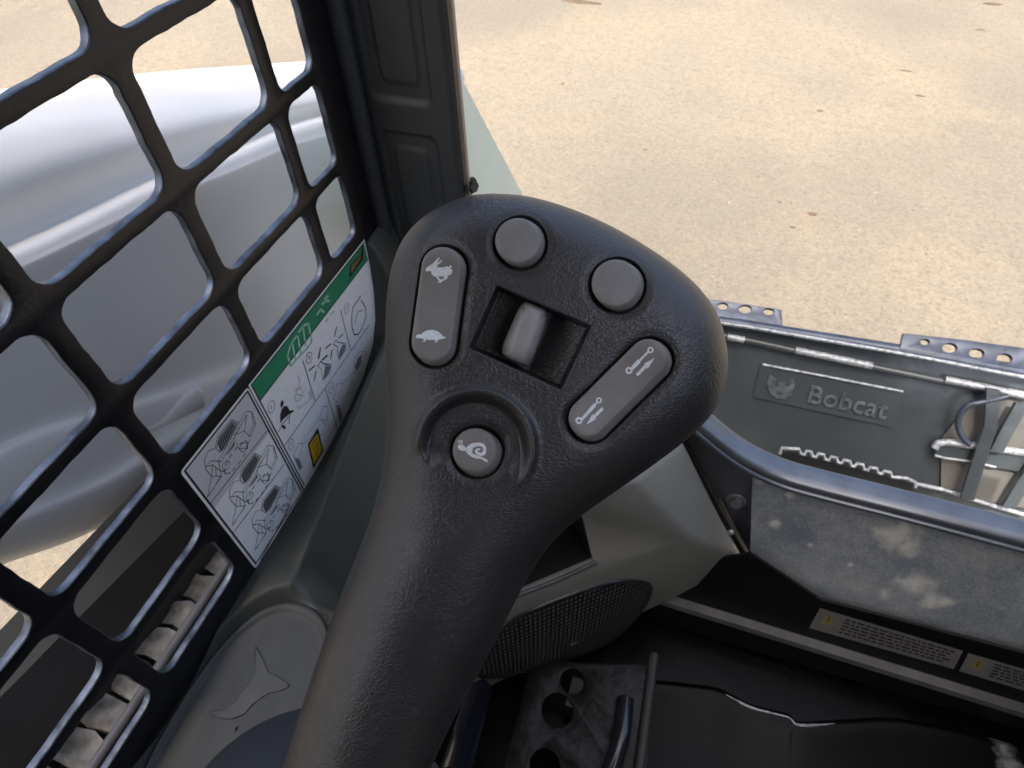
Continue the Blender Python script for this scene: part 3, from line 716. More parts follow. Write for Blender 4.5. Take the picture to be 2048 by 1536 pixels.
    # thumb dish with a raised crescent lip round the round button
    dx, dy = px-950, py-898; rr = np.hypot(dx, dy); ang = np.degrees(np.arctan2(-dy, dx))   # 90 = up
    a1 = np.where(ang < -120, ang+360, ang)                                                # -120..240
    mask = ss((a1+50)/45)*ss((188-a1)/20)
    h += .0022*np.exp(-((rr-116)/10)**2)*mask
    h += -.0042*ss((108-rr)/17)*np.clip(ss((a1+40)/70)*ss((205-a1)/40), 0, 1)
    front = Jv(px, py, h).reshape(len(ys), nc, 3)
    # back shell
    hb = -depth-.004-.020*(1-(1-np.clip(dist/(r*1.1), 0, 1))**2)**.5
    back = Jv(px, py, hb).reshape(len(ys), nc, 3)[:, ::-1][:, ::6]
    P = np.concatenate([front, back], 1)
    grid('grip', P, M['grip'], t, True, closed=True)

    def cap_mesh(name, a, b, rb, topf, base_h, mt, parent, rings=6, nseg=20):
        """button with stadium outline; topf(px,py)->height of the top"""
        a = np.array(a, float); b = np.array(b, float); d = b-a; L = np.linalg.norm(d)
        u = d/L if L > 1e-6 else np.array([0., 1.]); v = np.array([-u[1], u[0]])
        def outline(rad_):
            th1 = np.linspace(0, np.pi, nseg); th2 = np.linspace(np.pi, 2*np.pi, nseg)
            o = [b+rad_*(np.cos(x)*v+np.sin(x)*u) for x in th1]
            nmid = 10 if L > 1e-6 else 0
            pts = o+[o[-1]*(1-i/(nmid+1))+(a-rad_*v)*(i/(nmid+1)) for i in range(1, nmid+1)]
            o2 = [a+rad_*(np.cos(x)*v+np.sin(x)*u) for x in th2]
            pts += o2+[o2[-1]*(1-i/(nmid+1))+(b+rad_*v)*(i/(nmid+1)) for i in range(1, nmid+1)]
            return np.array(pts)
        rows = []
        ins = [(-1, None, 0), (0, 'top', -.0016), (1.0, 'top', -.0009), (2.6, 'top', -.0004), (5.0, 'top', -.00012), (8, 'top', 0)]+[(8+(rb-8)*i/rings, 'top', 0) for i in range(1, rings+1)]
        for inset, mode, off in ins:
            o = outline(rb-inset)+(np.array([10., 8.]) if mode is None else (np.array([3., 2.4]) if off < -.001 else 0))
            hh = np.array([base_h if mode is None else topf(q[0], q[1])+off for q in o])
            rows.append(np.array([J(q[0], q[1], x) for q, x in zip(o, hh)]))
        bm = bmesh.new(); V = [[bm.verts.new(tuple(q)) for q in r_] for r_ in rows]; m_ = len(V[0])
        for i in range(len(V)-1):
            for j in range(m_): bm.faces.new((V[i][j], V[i][(j+1) % m_], V[i+1][(j+1) % m_], V[i+1][j]))
        bmesh.ops.remove_doubles(bm, verts=bm.verts, dist=4e-6)
        bmesh.ops.dissolve_degenerate(bm, edges=bm.edges, dist=1e-6)
        return from_bm(name, bm, mt, parent, True)
    fh = {}
    def face_at(x, y):
        i = np.argmin((px-x)**2+(py-y)**2); return face_h[i]-.0012*((x-1110)**2+(y-660)**2)/330**2
    # round buttons
    for i, (a, b, rb) in enumerate(buttons):
        h0 = face_at(*a)
        c = np.array(a); gx = (face_at(a[0]+40, a[1])-face_at(a[0]-40, a[1]))/80; gy = (face_at(a[0], a[1]+40)-face_at(a[0], a[1]-40))/80
        lift = (.0024, .0022, .0008)[i]
        topf = lambda x, y, c=c, h0=h0, gx=gx, gy=gy, lift=lift, rb=rb: h0+gx*(x-c[0])+gy*(y-c[1])+lift-.0004*((x-c[0])**2+(y-c[1])**2)/rb**2
        o = cap_mesh('button', a, b, rb, topf, h0-.0055, M['button'], t)
        o['label'] = ('plain round grey button near the top edge', 'plain round grey button at the right', 'round grey button printed with a snail')[i]
        if i == 2: snail, snail_top = o, topf
    # rockers
    rk = []
    for i, (a, b, rb) in enumerate(rock):
        a_, b_ = np.array(a, float), np.array(b, float); ha, hb_ = face_at(*a), face_at(*b); d = b_-a_; L2 = d@d
        def topf(x, y, a_=a_, d=d, L2=L2, ha=ha, hb_=hb_):
            tt = ((x-a_[0])*d[0]+(y-a_[1])*d[1])/L2
            return ha+(hb_-ha)*np.clip(tt, -.2, 1.2)+.0022+.0014*(min(abs(2*tt-1), 1.3))**2
        o = cap_mesh('rocker_switch', a, b, rb, topf, min(ha, hb_)-.0055, M['button'], t)
        o['label'] = ('grey rocker switch printed with a rabbit and a turtle', 'grey rocker switch printed with cylinders and arrows')[i]
        rk.append((o, topf))
    def sym(name, polys, topf, parent):
        v = []; f = []
        for poly in polys:
            i = len(v); v += [J(x, y, topf(x, y)+.00007) for x, y in poly]; f.append(tuple(range(i, i+len(poly))))
        return mesh(name, v, f, M['print_white'], parent, False)
    def line(pts, wd):
        P = np.array(pts, float); T = np.gradient(P, axis=0); T /= np.linalg.norm(T, axis=1)[:, None]; n = np.stack([-T[:, 1], T[:, 0]], 1)
        W = np.broadcast_to(np.asarray(wd, float), (len(P),))[:, None]/2
        A_, B_ = P+n*W, P-n*W
        return [[tuple(A_[i]), tuple(A_[i+1]), tuple(B_[i+1]), tuple(B_[i])] for i in range(len(P)-1)]
    CA = lambda pts: crop(pts, 810, 480, .1693)
    rab = CA([(240, 355), (255, 325), (300, 295), (335, 275), (375, 225), (405, 205), (412, 215), (385, 262), (372, 290), (395, 262), (435, 235), (443, 243), (415, 272), (378, 300), (385, 322), (430, 325), (495, 312), (522, 318), (530, 300), (548, 300), (553, 318), (535, 335), (555, 350), (560, 380), (545, 405), (510, 425), (490, 465), (440, 485), (430, 505), (390, 503), (388, 490), (404, 484), (375, 445), (335, 422), (312, 398), (310, 375), (300, 365), (265, 372), (243, 368)])
    hole_pts = [(390, 430), (440, 430), (465, 425), (455, 455), (425, 470), (408, 452)]
    rabbit = sym('rabbit_symbol', [rab], rk[0][1], rk[0][0])
    hm = mesh('rabbit_gap', [J(x, y, rk[0][1](x, y)+.00012) for x, y in CA(hole_pts)], [tuple(range(6))], M['button'], rabbit, False)
    tur = CA([(125, 1145), (135, 1125), (165, 1110), (185, 1120), (210, 1095), (250, 1070), (300, 1060), (350, 1065), (395, 1085), (430, 1115), (450, 1145), (480, 1140), (484, 1150), (460, 1165), (420, 1172), (390, 1180), (380, 1205), (350, 1210), (348, 1200), (362, 1192), (358, 1180), (300, 1182), (245, 1178), (235, 1200), (210, 1208), (208, 1198), (222, 1188), (222, 1172), (185, 1160), (150, 1160), (130, 1155)])
    sym('turtle_symbol', [tur], rk[0][1], rk[0][0])
    CB = lambda pts: crop(pts, 1130, 670, .1432)
    def annulus(c, ro, ri, n=24):
        out = []
        for k_ in range(n):
            a0, a1_ = 6.28319*k_/n, 6.28319*(k_+1)/n
            out.append([(c[0]+ro*math.cos(a0), c[1]+ro*math.sin(a0)), (c[0]+ro*math.cos(a1_), c[1]+ro*math.sin(a1_)), (c[0]+ri*math.cos(a1_), c[1]+ri*math.sin(a1_)), (c[0]+ri*math.cos(a0), c[1]+ri*math.sin(a0))])
        return out
    up_ = annulus((1194, 210), 45, 21)+annulus((893, 496), 50, 22)+[[(920, 450), (1010, 345), (1028, 340), (1058, 370), (1050, 392), (945, 492), (935, 470)], [(1030, 345), (1150, 228), (1172, 248), (1048, 372)]]
    up_ += [[(1250, 320), (1160, 470), (1140, 462), (1118, 480), (1018, 575), (990, 545), (1095, 435), (1118, 420), (1095, 405)]]
    sym('extend_symbol', [CB(p) for p in up_], rk[1][1], rk[1][0])
    dn_ = annulus((475, 912), 42, 21)+annulus((195, 1195), 50, 22)+[[(225, 1160), (390, 965), (405, 958), (435, 990), (425, 1005), (245, 1195), (240, 1170)], [(410, 962), (438, 930), (456, 950), (430, 985)]]
    dn_ += [[(300, 1250), (382, 1105), (400, 1118), (418, 1100), (515, 1005), (545, 1035), (440, 1140), (422, 1158), (445, 1168)]]
    sym('retract_symbol', [CB(p) for p in dn_], rk[1][1], rk[1][0])
    CS = lambda pts: crop(pts, 890, 840, .0781)
    body = CS([(320, 680), (345, 645), (375, 632), (362, 560), (335, 552), (335, 530), (380, 520), (388, 628), (420, 638), (425, 560), (400, 545), (402, 525), (450, 512), (452, 560), (440, 640), (480, 655), (520, 700), (575, 745), (600, 830), (680, 820), (720, 860), (780, 895), (860, 915), (960, 950), (1050, 1000), (1098, 1030), (1085, 1085), (1040, 1070), (960, 1010), (890, 990), (780, 985), (680, 940), (590, 880), (545, 815), (520, 785), (440, 790), (370, 760), (335, 720)])
    spiral = CS([(570, 790), (590, 745), (650, 690), (720, 650), (830, 630), (930, 630), (1000, 690), (1012, 780), (985, 860), (910, 878), (830, 845), (800, 790), (840, 750), (905, 745)])
    wd = np.array([90, 110, 125, 115, 95, 85, 85, 88, 90, 85, 80, 70, 55, 40])*.0781
    sp = catmull(spiral, 4); wds = np.interp(np.linspace(0, 1, len(sp)), np.linspace(0, 1, len(wd)), wd)
    sym('snail_symbol', [body, CS([(545, 790), (600, 720), (700, 690), (720, 760), (690, 810), (720, 870), (640, 880)])]+line(sp, wds), snail_top, snail)
    # thumb paddle
    pc = [(1045, 598), (1101, 622), (1058, 738), (997, 708)]
    cq = np.mean(pc, 0)
    q4 = [np.array(p, float) for p in (pc[0], pc[1], pc[2], pc[3])]
    ng = 40; rows = []
    sup = lambda v, p_=3.2: (1-min(abs(v), 1)**p_)**(1/p_)
    for a in np.sin(np.linspace(-np.pi/2, np.pi/2, ng)):
        row = []
        for b in np.sin(np.linspace(-np.pi/2, np.pi/2, ng)):
            # squared-off corners
            kk = max(abs(a), abs(b)); e_ = 5.0; rr_ = (abs(a)**e_+abs(b)**e_)**(1/e_); f_ = kk/rr_ if rr_ > 1e-9 else 1
            ua, ub = (a*f_+1)/2, (b*f_+1)/2
            pt = q4[0]*(1-ua)*(1-ub)+q4[1]*ub*(1-ua)+q4[2]*ua*ub+q4[3]*ua*(1-ub)
            hh = -.0150+.0160*sup(a, 6.0)*sup(b, 5.0)-.0012*b*b-.0006*a*a
            row.append(J(pt[0], pt[1], hh))
        rows.append(row)
    o = grid('thumb_paddle', np.array(rows), M['paddle'], t, True); o['label'] = 'light grey thumb paddle in the square pocket'
    # rubber boot at the foot of the grip
    ax = unit(J(1000, 1000, 0)-J(700, 1640, 0)); c = CAM+ray(655, 1685)*.300
    prof = [(.070, -.08), (.0715, -.02), (.070, -.005), (.066, .010), (.059, .023), (.049, .034), (.037, .042), (.024, .046), (0, .048)]
    pp = catmull([(a_, b_) for a_, b_ in prof], 5)
    lathe('boot', [(max(a_, 0), b_) for a_, b_ in pp], c, ax, M['boot'], t, seg=64, angle=80)
make_joystick()

# ------------------------------------------------------------------ console: shelf, fairing, tray, speaker pod
def make_console():
    t = empty('side_console', (-.2, .1, .60), 'grey-green moulded side console behind the joystick with oval tray', 'console')
    xs = np.concatenate([np.linspace(-.2988, -.255, 40), np.linspace(-.2535, -.165, 50)]); ysn = np.linspace(-.14, .46, 260)
    X, Y = np.meshgrid(xs, ysn)
    g0 = np.interp(Y, [-.2, .146, .227, .27, .32, .355, .383, .398, .4075, .4118, .4132, .46], [.736, .7365, .7395, .743, .751, .761, .7785, .801, .831, .861, .885, .888])
    cz = np.interp(Y, [-.2, .13, .158, .197, .255, .30, .34, .38, .42, .46], [.738, .738, .742, .757, .783, .800, .812, .815, .800, .78])
    u = np.clip((X+.2988)/(.2988-.262), 0, 1); u = u*u*(3-2*u)
    Zt = g0+(np.where(Y > .37, cz, np.maximum(cz, g0))-g0)*u
    fall = np.clip(X+.262, 0, 1)
    wy = np.clip((Y-.135)/.03, 0, 1)
    Zt = Zt-wy*np.minimum(np.sqrt(fall**2*16+.003**2)-.003, .4)
    Zt = Zt-(1-wy)*np.clip((X+.19)/.03, 0, 1)**2*.03
    # oval tray hollow
    ex = np.abs((X+.2475)/.0485); ey = np.abs((Y-.036)/.094)
    ov = (ex**2.4+ey**2.4)**(1/2.4)
    hol = np.clip((1.16-ov)/.16, 0, 1); hol = hol*hol*(3-2*hol)
    sh = np.where(Y < .16, 1, 0)*1.0
    Zt = Zt-np.where(ov < 1.3, hol*(Zt-.722), 0)
    grid('shelf', np.stack([X, Y, Zt], -1), M['console_dark'], t, True)
    th = np.linspace(0, 2*np.pi, 96, endpoint=False)
    def oval(k, z): 
        c, s_ = np.cos(th), np.sin(th)
        return np.stack([-.2475+.0485*k*np.sign(c)*np.abs(c)**(2/2.4), .036+.094*k*np.sign(s_)*np.abs(s_)**(2/2.4), np.full_like(th, z)], -1)
    tr = grid('oval_tray', np.array([oval(1.045, .7225), oval(1.04, .7262), oval(1.015, .7275), oval(.985, .7268), oval(.965, .7245), oval(.955, .7238), oval(.9, .7238), oval(.6, .7238), oval(.02, .7238)]), M['tray'], t, True, 60, closed=True)
    # raised horned-head emblem on the tray mat
    C3 = lambda pts: [at(*q, Z=.7246) for q in crop(pts, 0, 760, .4948)]
    em = [(1032, 1078), (1062, 1130), (1085, 1190), (1105, 1190), (1120, 1200), (1160, 1225), (1165, 1240), (1130, 1255), (1110, 1262), (1090, 1262), (1060, 1280), (1020, 1310), (985, 1350), (930, 1370), (880, 1362), (845, 1343), (905, 1335), (955, 1300), (985, 1250), (1020, 1210), (1035, 1180), (1035, 1130)]
    bm = prism(C3(em), (0, 0, -.0009)); e_ = from_bm('horned_head_emblem', bm, mat('raised_grey_rubber', (.105, .108, .10), .55), tr, False)
    ed = catmull(C3(em), 2, True); ed = np.vstack([ed, ed[:1]])
    tube('emblem_edge', ed-np.array([0, 0, .0004]), .00040, M['black'], e_, seg=5)
    # dark crevice under the tray rim already comes from geometry; speaker pod
    s = empty('speaker_pod', (0.0, .42, .30), 'grey-green corner speaker housing with black oval grille beside the door sill', 'speaker')
    e1 = np.array([math.sin(rad(50)), math.cos(rad(50)), 0]); n = np.array([math.sin(rad(140)), math.cos(rad(140)), 0])
    K = at(1480, 1115, Y=.48); F_ = lambda x, y: atp(x, y, K, n)
    T = F_(1380, 1075); TL = T-e1*.33-np.array([0, 0, .018]); G = at(1368, 888, Y=.48)
    pn = np.cross(K-T, G-T); A = atp(1268, 962, T, unit(pn))
    n2 = np.cross(TL-T, A-T)
    A2 = A+(TL-T)*.9+np.array([0, .02, .01])
    B1 = F_(1340, 1201); B2 = F_(955, 1386); B3 = F_(850, 1430)
    K2 = F_(1440, 1150)
    dp = -n*.16
    fr = [TL, T, K, K2, B1, B2, B3]
    bm = hull_solid([[TL, T, K, K2, B1, B2, B3], [T, A, G, K], [TL, A2, A, T]])
    bmesh.ops.recalc_face_normals(bm, faces=bm.faces)
    # back side so the housing is closed
    bv = [v for v in bm.verts]
    ed = [e for e in bm.edges if e.is_boundary]
    r_ = bmesh.ops.extrude_edge_only(bm, edges=ed)
    for v in [g for g in r_['geom'] if isinstance(g, bmesh.types.BMVert)]: v.co += Vector((-.06, .07, 0))
    bmesh.ops.holes_fill(bm, edges=[e for e in bm.edges if e.is_boundary])
    bmesh.ops.recalc_face_normals(bm, faces=bm.faces)
    bevelled(bm, .007, 4, 22)
    pod = from_bm('housing', bm, M['console'], s, True, 60)
    # pocket cut into the top
    n2u = unit(n2); n2u = n2u if n2u[2] > 0 else -n2u
    pp = [atp(x, y, T, n2u) for x, y in [(1186, 1120), (1164, 1028), (1020, 1090), (930, 1180), (1020, 1190)]]
    cut = from_bm('pocket_cutter', prism([p+n2u*.02 for p in pp], -n2u*.075), M['black'], None, False)
    bo = pod.modifiers.new('pocket', 'BOOLEAN'); bo.operation = 'DIFFERENCE'; bo.object = cut; bo.solver = 'EXACT'
    dg = bpy.context.evaluated_depsgraph_get(); dg.update()
    me = bpy.data.meshes.new_from_object(pod.evaluated_get(dg)); pod.modifiers.clear(); pod.data = me
    me.materials.clear(); me.materials.append(M['console'])
    bpy.data.objects.remove(cut)
    in_ = np.mean(pp, 0)
    lin = [in_+(p-in_)*.985 for p in pp]
    bm = prism([p-n2u*.003 for p in lin], -n2u*.066)
    bm.faces.ensure_lookup_table(); bmesh.ops.delete(bm, geom=[bm.faces[0]], context='FACES_ONLY')
    from_bm('pocket_liner', bm, M['black'], s, False)
    lip = catmull([p+n2u*.0005 for p in (atp(1190, 1123, T, n2u), atp(1110, 1160, T, n2u), atp(1020, 1194, T, n2u), atp(930, 1225, T, n2u))], 5)
    tube('pocket_lip', lip, .0034, mat('grey_lip', (.05, .055, .06), .35), s, seg=12)
    # oval grille
    gp = [F_(*q) for q in [(945, 1345), (958, 1300), (1020, 1238), (1130, 1190), (1232, 1160), (1290, 1162), (1304, 1180), (1280, 1225), (1214, 1284), (1120, 1322), (1040, 1345), (980, 1356)]]
    go = catmull(gp, 6, True); gc = go.mean(0)
    rows = [go-n*.004, go+n*.0022, gc+(go-gc)*.985+n*.0034, gc+(go-gc)*.955+n*.0030, gc+(go-gc)*.94+n*.0012]
    grid('grille_rim', np.array(rows), mat('black_rim', (.02, .02, .022), .3), s, True, closed=True)
    rows = [gc+(go-gc)*k+n*(.0010+.003*(1-k*k)) for k in (.945, .8, .6, .4, .2, .02)]
    gr = grid('speaker_grille', np.array(rows), M['grille'], s, True, closed=True)
    bd = F_(1145, 1282)+n*.0042
    lathe('grille_badge', [(0, .0012), (.005, .001), (.006, 0)], bd, n, M['rail'], gr)
make_console()

# ------------------------------------------------------------------ door sill, kick panel, warning decals
def make_sill():
    YS = .52
    t = empty('door_sill', (.3, YS, .25), 'blue-black steel front door sill with rolled lip and dusty panel', 'door sill')
    S = lambda x, y, Y=YS: at(x, y, Y=Y)
    lip = catmull([S(*q) for q in [(1330, 762), (1372, 805), (1420, 848), (1462, 882), (1510, 912), (1570, 938), (1640, 958), (1780, 993), (1920, 1029), (2060, 1066), (2300, 1130)]], 8)
    prof = [(.006, -.016), (.0125, -.010), (.0150, -.002), (.0125, .0035), (.006, .0052), (-.002, .0050), (-.010, .0040), (-.0165, .0010), (-.0185, -.005), (-.0175, -.012)]
    T_ = np.gradient(lip, axis=0); T_ /= np.linalg.norm(T_, axis=1)[:, None]
    rows = []
    for p, tt in zip(lip, T_):
        up_ = unit(np.cross(tt, (0, 1, 0))*-1); up_ = up_ if up_[2] > 0 else -up_
        rows.append([p+np.array([0, a, 0])+up_*b for a, b in catmull(prof, 4)])
    grid('rolled_lip', np.array(rows), M['sill'], t, True)
    tube('lip_bead', lip+np.array([0, -.0195, -.010]), .0035, M['sill'], t, seg=12)
    # dusty panel, leaning back towards the seat at its foot
    P0 = S(1780, 1010); pn = unit(np.cross((1, 0, 0), (0, -.30, -.95))); pn = pn if pn[1] < 0 else -pn
    P0 = P0+np.array([0, -.006, -.004])
    Q = lambda x, y, k=0: atp(x, y, P0+pn*k, pn)
    top = [(1506, 922), (1560, 945), (1640, 972), (1780, 1006), (2060, 1080), (2300, 1142)]
    bot = [(1500, 1112), (1532, 1150), (1575, 1181), (1650, 1216), (1800, 1254), (2060, 1320), (2300, 1382)]
    poly = [Q(*q) for q in top]+[Q(*q) for q in bot[::-1]]
    spots = [(Q(1790, 1070), .036), (Q(1815, 1095), .022), (Q(1680, 960+5), .0), (Q(1660, 975), .012), (Q(1580, 990), .009), (Q(1548, 1048), .010), (Q(1562, 970), .007), (Q(1830, 1170), .030), (Q(1860, 1200), .022), (Q(1520, 960), .008), (Q(1620, 1090), .006), (Q(1700, 1130), .006), (Q(1770, 1190), .014), (Q(1890, 1205), .014), (Q(1745, 1010), .009)]
    spots = [s_ for s_ in spots if s_[1] > 0]
    dm = dust_and_sun_spots('dusty_blue_steel', (.130, .158, .195), (.55, .56, .52), spots, dens=.44, rough=.5, bump=.6)
    bm = prism(poly, -pn*.004); from_bm('dusty_panel', bm, dm, t, False)
    edge = catmull([Q(*q, .001) for q in bot], 6)
    tube('panel_edge', edge, .0042, M['sill'], t, seg=12)
    # side bracket with bolt
    br = [(1352, 790), (1380, 818), (1425, 858), (1470, 893), (1506, 922), (1500, 1112), (1488, 1112), (1440, 1010), (1400, 930), (1352, 860)]
    bm = prism([S(x, y, YS-.004) for x, y in br], (0, .006, 0)); bevelled(bm, .001, 1)
    b = from_bm('side_bracket', bm, M['sill_matte'], t, True, 30)
    hexbolt('bolt', S(1472, 1001, YS-.005), (0, -1, .15), .0085, .008, M['bolt'], t)
    ga = catmull([S(*q, YS-.014) for q in [(1345, 845), (1372, 893), (1420, 985), (1462, 1060), (1495, 1118)]], 5)
    tube('gasket', ga, .0055, M['black'], t, seg=12)
    ga2 = catmull([S(*q, YS-.008) for q in [(1440, 1000), (1466, 1050), (1500, 1112)]], 5)
    tube('gasket_edge', ga2, .0016, M['trim_edge'], t, seg=8)
    lathe('rivet', [(.0045, 0), (.0045, .002), (.003, .0035), (0, .004)], S(1461, 1063, YS-.02), (0, -1, .3), M['bright_bolt'], t)
    # kick panel behind and below
    kn = unit(np.array([0, -.98, .20])); KP = Q(2048, 1340)+np.array([0, -.012, 0])
    Kq = lambda x, y, k=0: atp(x, y, KP+kn*k, kn)
    kick = [(1330, 1000), (1500, 1050), (2060, 1250), (2350, 1330), (2350, 1560), (2060, 1465), (1330, 1250)]
    def back(p): return p+np.array([0, .03, 0])
    bm = prism([Kq(*q) for q in [(1300, 1140), (1500, 1108), (1640, 1200), (2060, 1310), (2350, 1385), (2350, 1560), (2060, 1465), (1300, 1240)]], (0, .004, 0)); from_bm('kick_panel', bm, M['kick'], t, False)
    for (q, nm, lab) in (([(1640, 1216), (1926, 1302), (1907, 1338), (1618, 1256)], 'warning_decal', 'grey warning decal with yellow triangle, nearer the speaker'), ([(1937, 1306), (2230, 1392), (2210, 1430), (1918, 1342)], 'warning_decal', 'grey warning decal cut by the right frame edge')):
        d = mesh(nm, [Kq(x, y, .0006) for x, y in q], [(0, 1, 2, 3)], mat('grey_warning_vinyl', (.125, .125, .122), .5, var=.1, vscale=300), t, False); d['label'] = lab
        q = np.array(q, float)
        def U(a, b_): p = q[0]*(1-a)*(1-b_)+q[1]*a*(1-b_)+q[2]*a*b_+q[3]*(1-a)*b_; return Kq(p[0], p[1], .0009)
        tri = mesh('warning_triangle', [U(.045, .62), U(.135, .62), U(.09, .04)], [(0, 1, 2)], mat('dull_yellow_ink', (.19, .145, .04), .5), d, False)
        mesh('triangle_mark', [U(.083, .5)+kn*.0003, U(.097, .5)+kn*.0003, U(.09, .2)+kn*.0003], [(0, 1, 2)], M['decal_black'], tri, False)
        v = []; f = []
        for r_ in range(5):
            a = .19
            while a < .93:
                w_ = random.uniform(.02, .06); b0 = .14+r_*.155
                if a+w_ > .97: break
                i = len(v); v += [U(a, b0), U(a+w_, b0), U(a+w_, b0+.075), U(a, b0+.075)]; f.append((i, i+1, i+2, i+3)); a += w_+.012
        mesh('printed_text', v, f, M['kick'], d, False)
    # ledge rail along the foot
    LY = Kq(2048, 1403)[1]-.006
    r0, r1 = at(1290, 1186, Y=LY), at(2350, 1500, Y=LY)
    from_bm('ledge_rail', box(((r0[0]+r1[0])/2, LY, at(1700, 1312, Y=LY)[2]), ((r1[0]-r0[0])/2, .008, .0075), bev=.003, seg=3), M['rail'], t, True, 40)
make_sill()

# ------------------------------------------------------------------ cab floor and pedal plate
def make_floor():
    FZ = .22
    o = from_bm('cab_floor', box((.25, .02, FZ-.02), (.75, .46, .02)), M['floor'], None, False); tag(o, kind='structure')
    w_ = from_bm('kick_wall', box((.25, .475, .27), (.75, .006, .12)), M['kick'], None, False); tag(w_, kind='structure')
    t = empty('foot_pedal', (0, .2, FZ), 'worn black foot rest plate with round holes on the cab floor', 'pedal')
    Z = .28
    P = lambda x, y: at(x, y, Z=Z)
    o0, ax_, ay_ = P(1150, 1450), P(1310, 1480)-P(1150, 1468), P(1165, 1330)-P(1150, 1450)
    ax = unit(ax_); ay = unit(ay_-np.dot(ay_, ax)*ax)
    to2 = lambda x, y: (float((P(x, y)-o0)@ax), float((P(x, y)-o0)@ay))
    outer = [to2(*q) for q in [(1062, 1320), (1312, 1330), (1285, 1640), (985, 1640)]]
    def circ(x, y, r):
        c = to2(x, y); return [(c[0]+r*math.cos(k/28*6.2832), c[1]+r*math.sin(k/28*6.2832)) for k in range(28)]
    holes = [circ(1115, 1420, .022), circ(1145, 1362, .017), circ(1090, 1530, .020)]
    pl = plate_holes('plate', outer, holes, .006, .001, o0, ax, ay, M['pedal'], t)
    tube('plate_flange', [P(1308, 1310)+np.array([0, 0, .004]), P(1262, 1660)+np.array([0, 0, .004])], .007, mat('dull_green_grey_flange', (.035, .038, .034), .6), t, seg=12)
    tube('round_bar', catmull([P(1215, 1560)+np.array([0, 0, .012]), P(1240, 1480)+np.array([0, 0, .012]), P(1250, 1400)+np.array([0, 0, .004])], 5), .012, mat('glossy_black_bar', (.012, .013, .018), .15, coat=.5), t, seg=20)
    from_bm('support_post', box(P(1190, 1480)+np.array([0, .05, -.035]), (.05, .02, .03)), M['black'], t, False)
    # dark post left of the plate
    p = empty('steering_post', (-.08, .16, FZ), 'glossy blue-black vertical post between joystick and pedal', 'post')
    tube('post_tube', [at(905, 1560, Z=.40), at(960, 1380, Z=.30)], .018, mat('glossy_blue_black', (.012, .013, .020), .2, coat=.4), p, seg=24)
    # folded floor mat edge
    m = empty('floor_mat', (.3, .28, FZ), 'black rubber floor mat with a bright folded edge', 'mat')
    fl = lambda x, y: at(x, y, Z=FZ)
    mt = dust_and_sun_spots('black_mat_rubber', (.0025, .0028, .003), (.30, .31, .29), [(fl(1985, 1470), .012), (fl(2005, 1500), .016), (fl(2022, 1535), .018), (fl(1925, 1450), .006), (fl(1835, 1388), .008)], dens=.9, rough=.3, bump=.35, spec=.14)  # pale spots are sun patches painted into the mat colour
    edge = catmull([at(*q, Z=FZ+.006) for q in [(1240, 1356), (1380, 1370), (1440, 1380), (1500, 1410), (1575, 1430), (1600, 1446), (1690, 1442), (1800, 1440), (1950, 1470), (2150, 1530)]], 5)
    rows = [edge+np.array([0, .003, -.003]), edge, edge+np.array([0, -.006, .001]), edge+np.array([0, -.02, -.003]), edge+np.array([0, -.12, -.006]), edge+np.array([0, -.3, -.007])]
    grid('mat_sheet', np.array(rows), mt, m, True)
    tube('bright_edge', edge[11:30]+np.array([0, -.003, .0005]), np.interp(np.arange(19), [0, 3, 10, 15, 18], [.0004, .0022, .0012, .0026, .0004]), M['pale_edge'], m, seg=8)
make_floor()

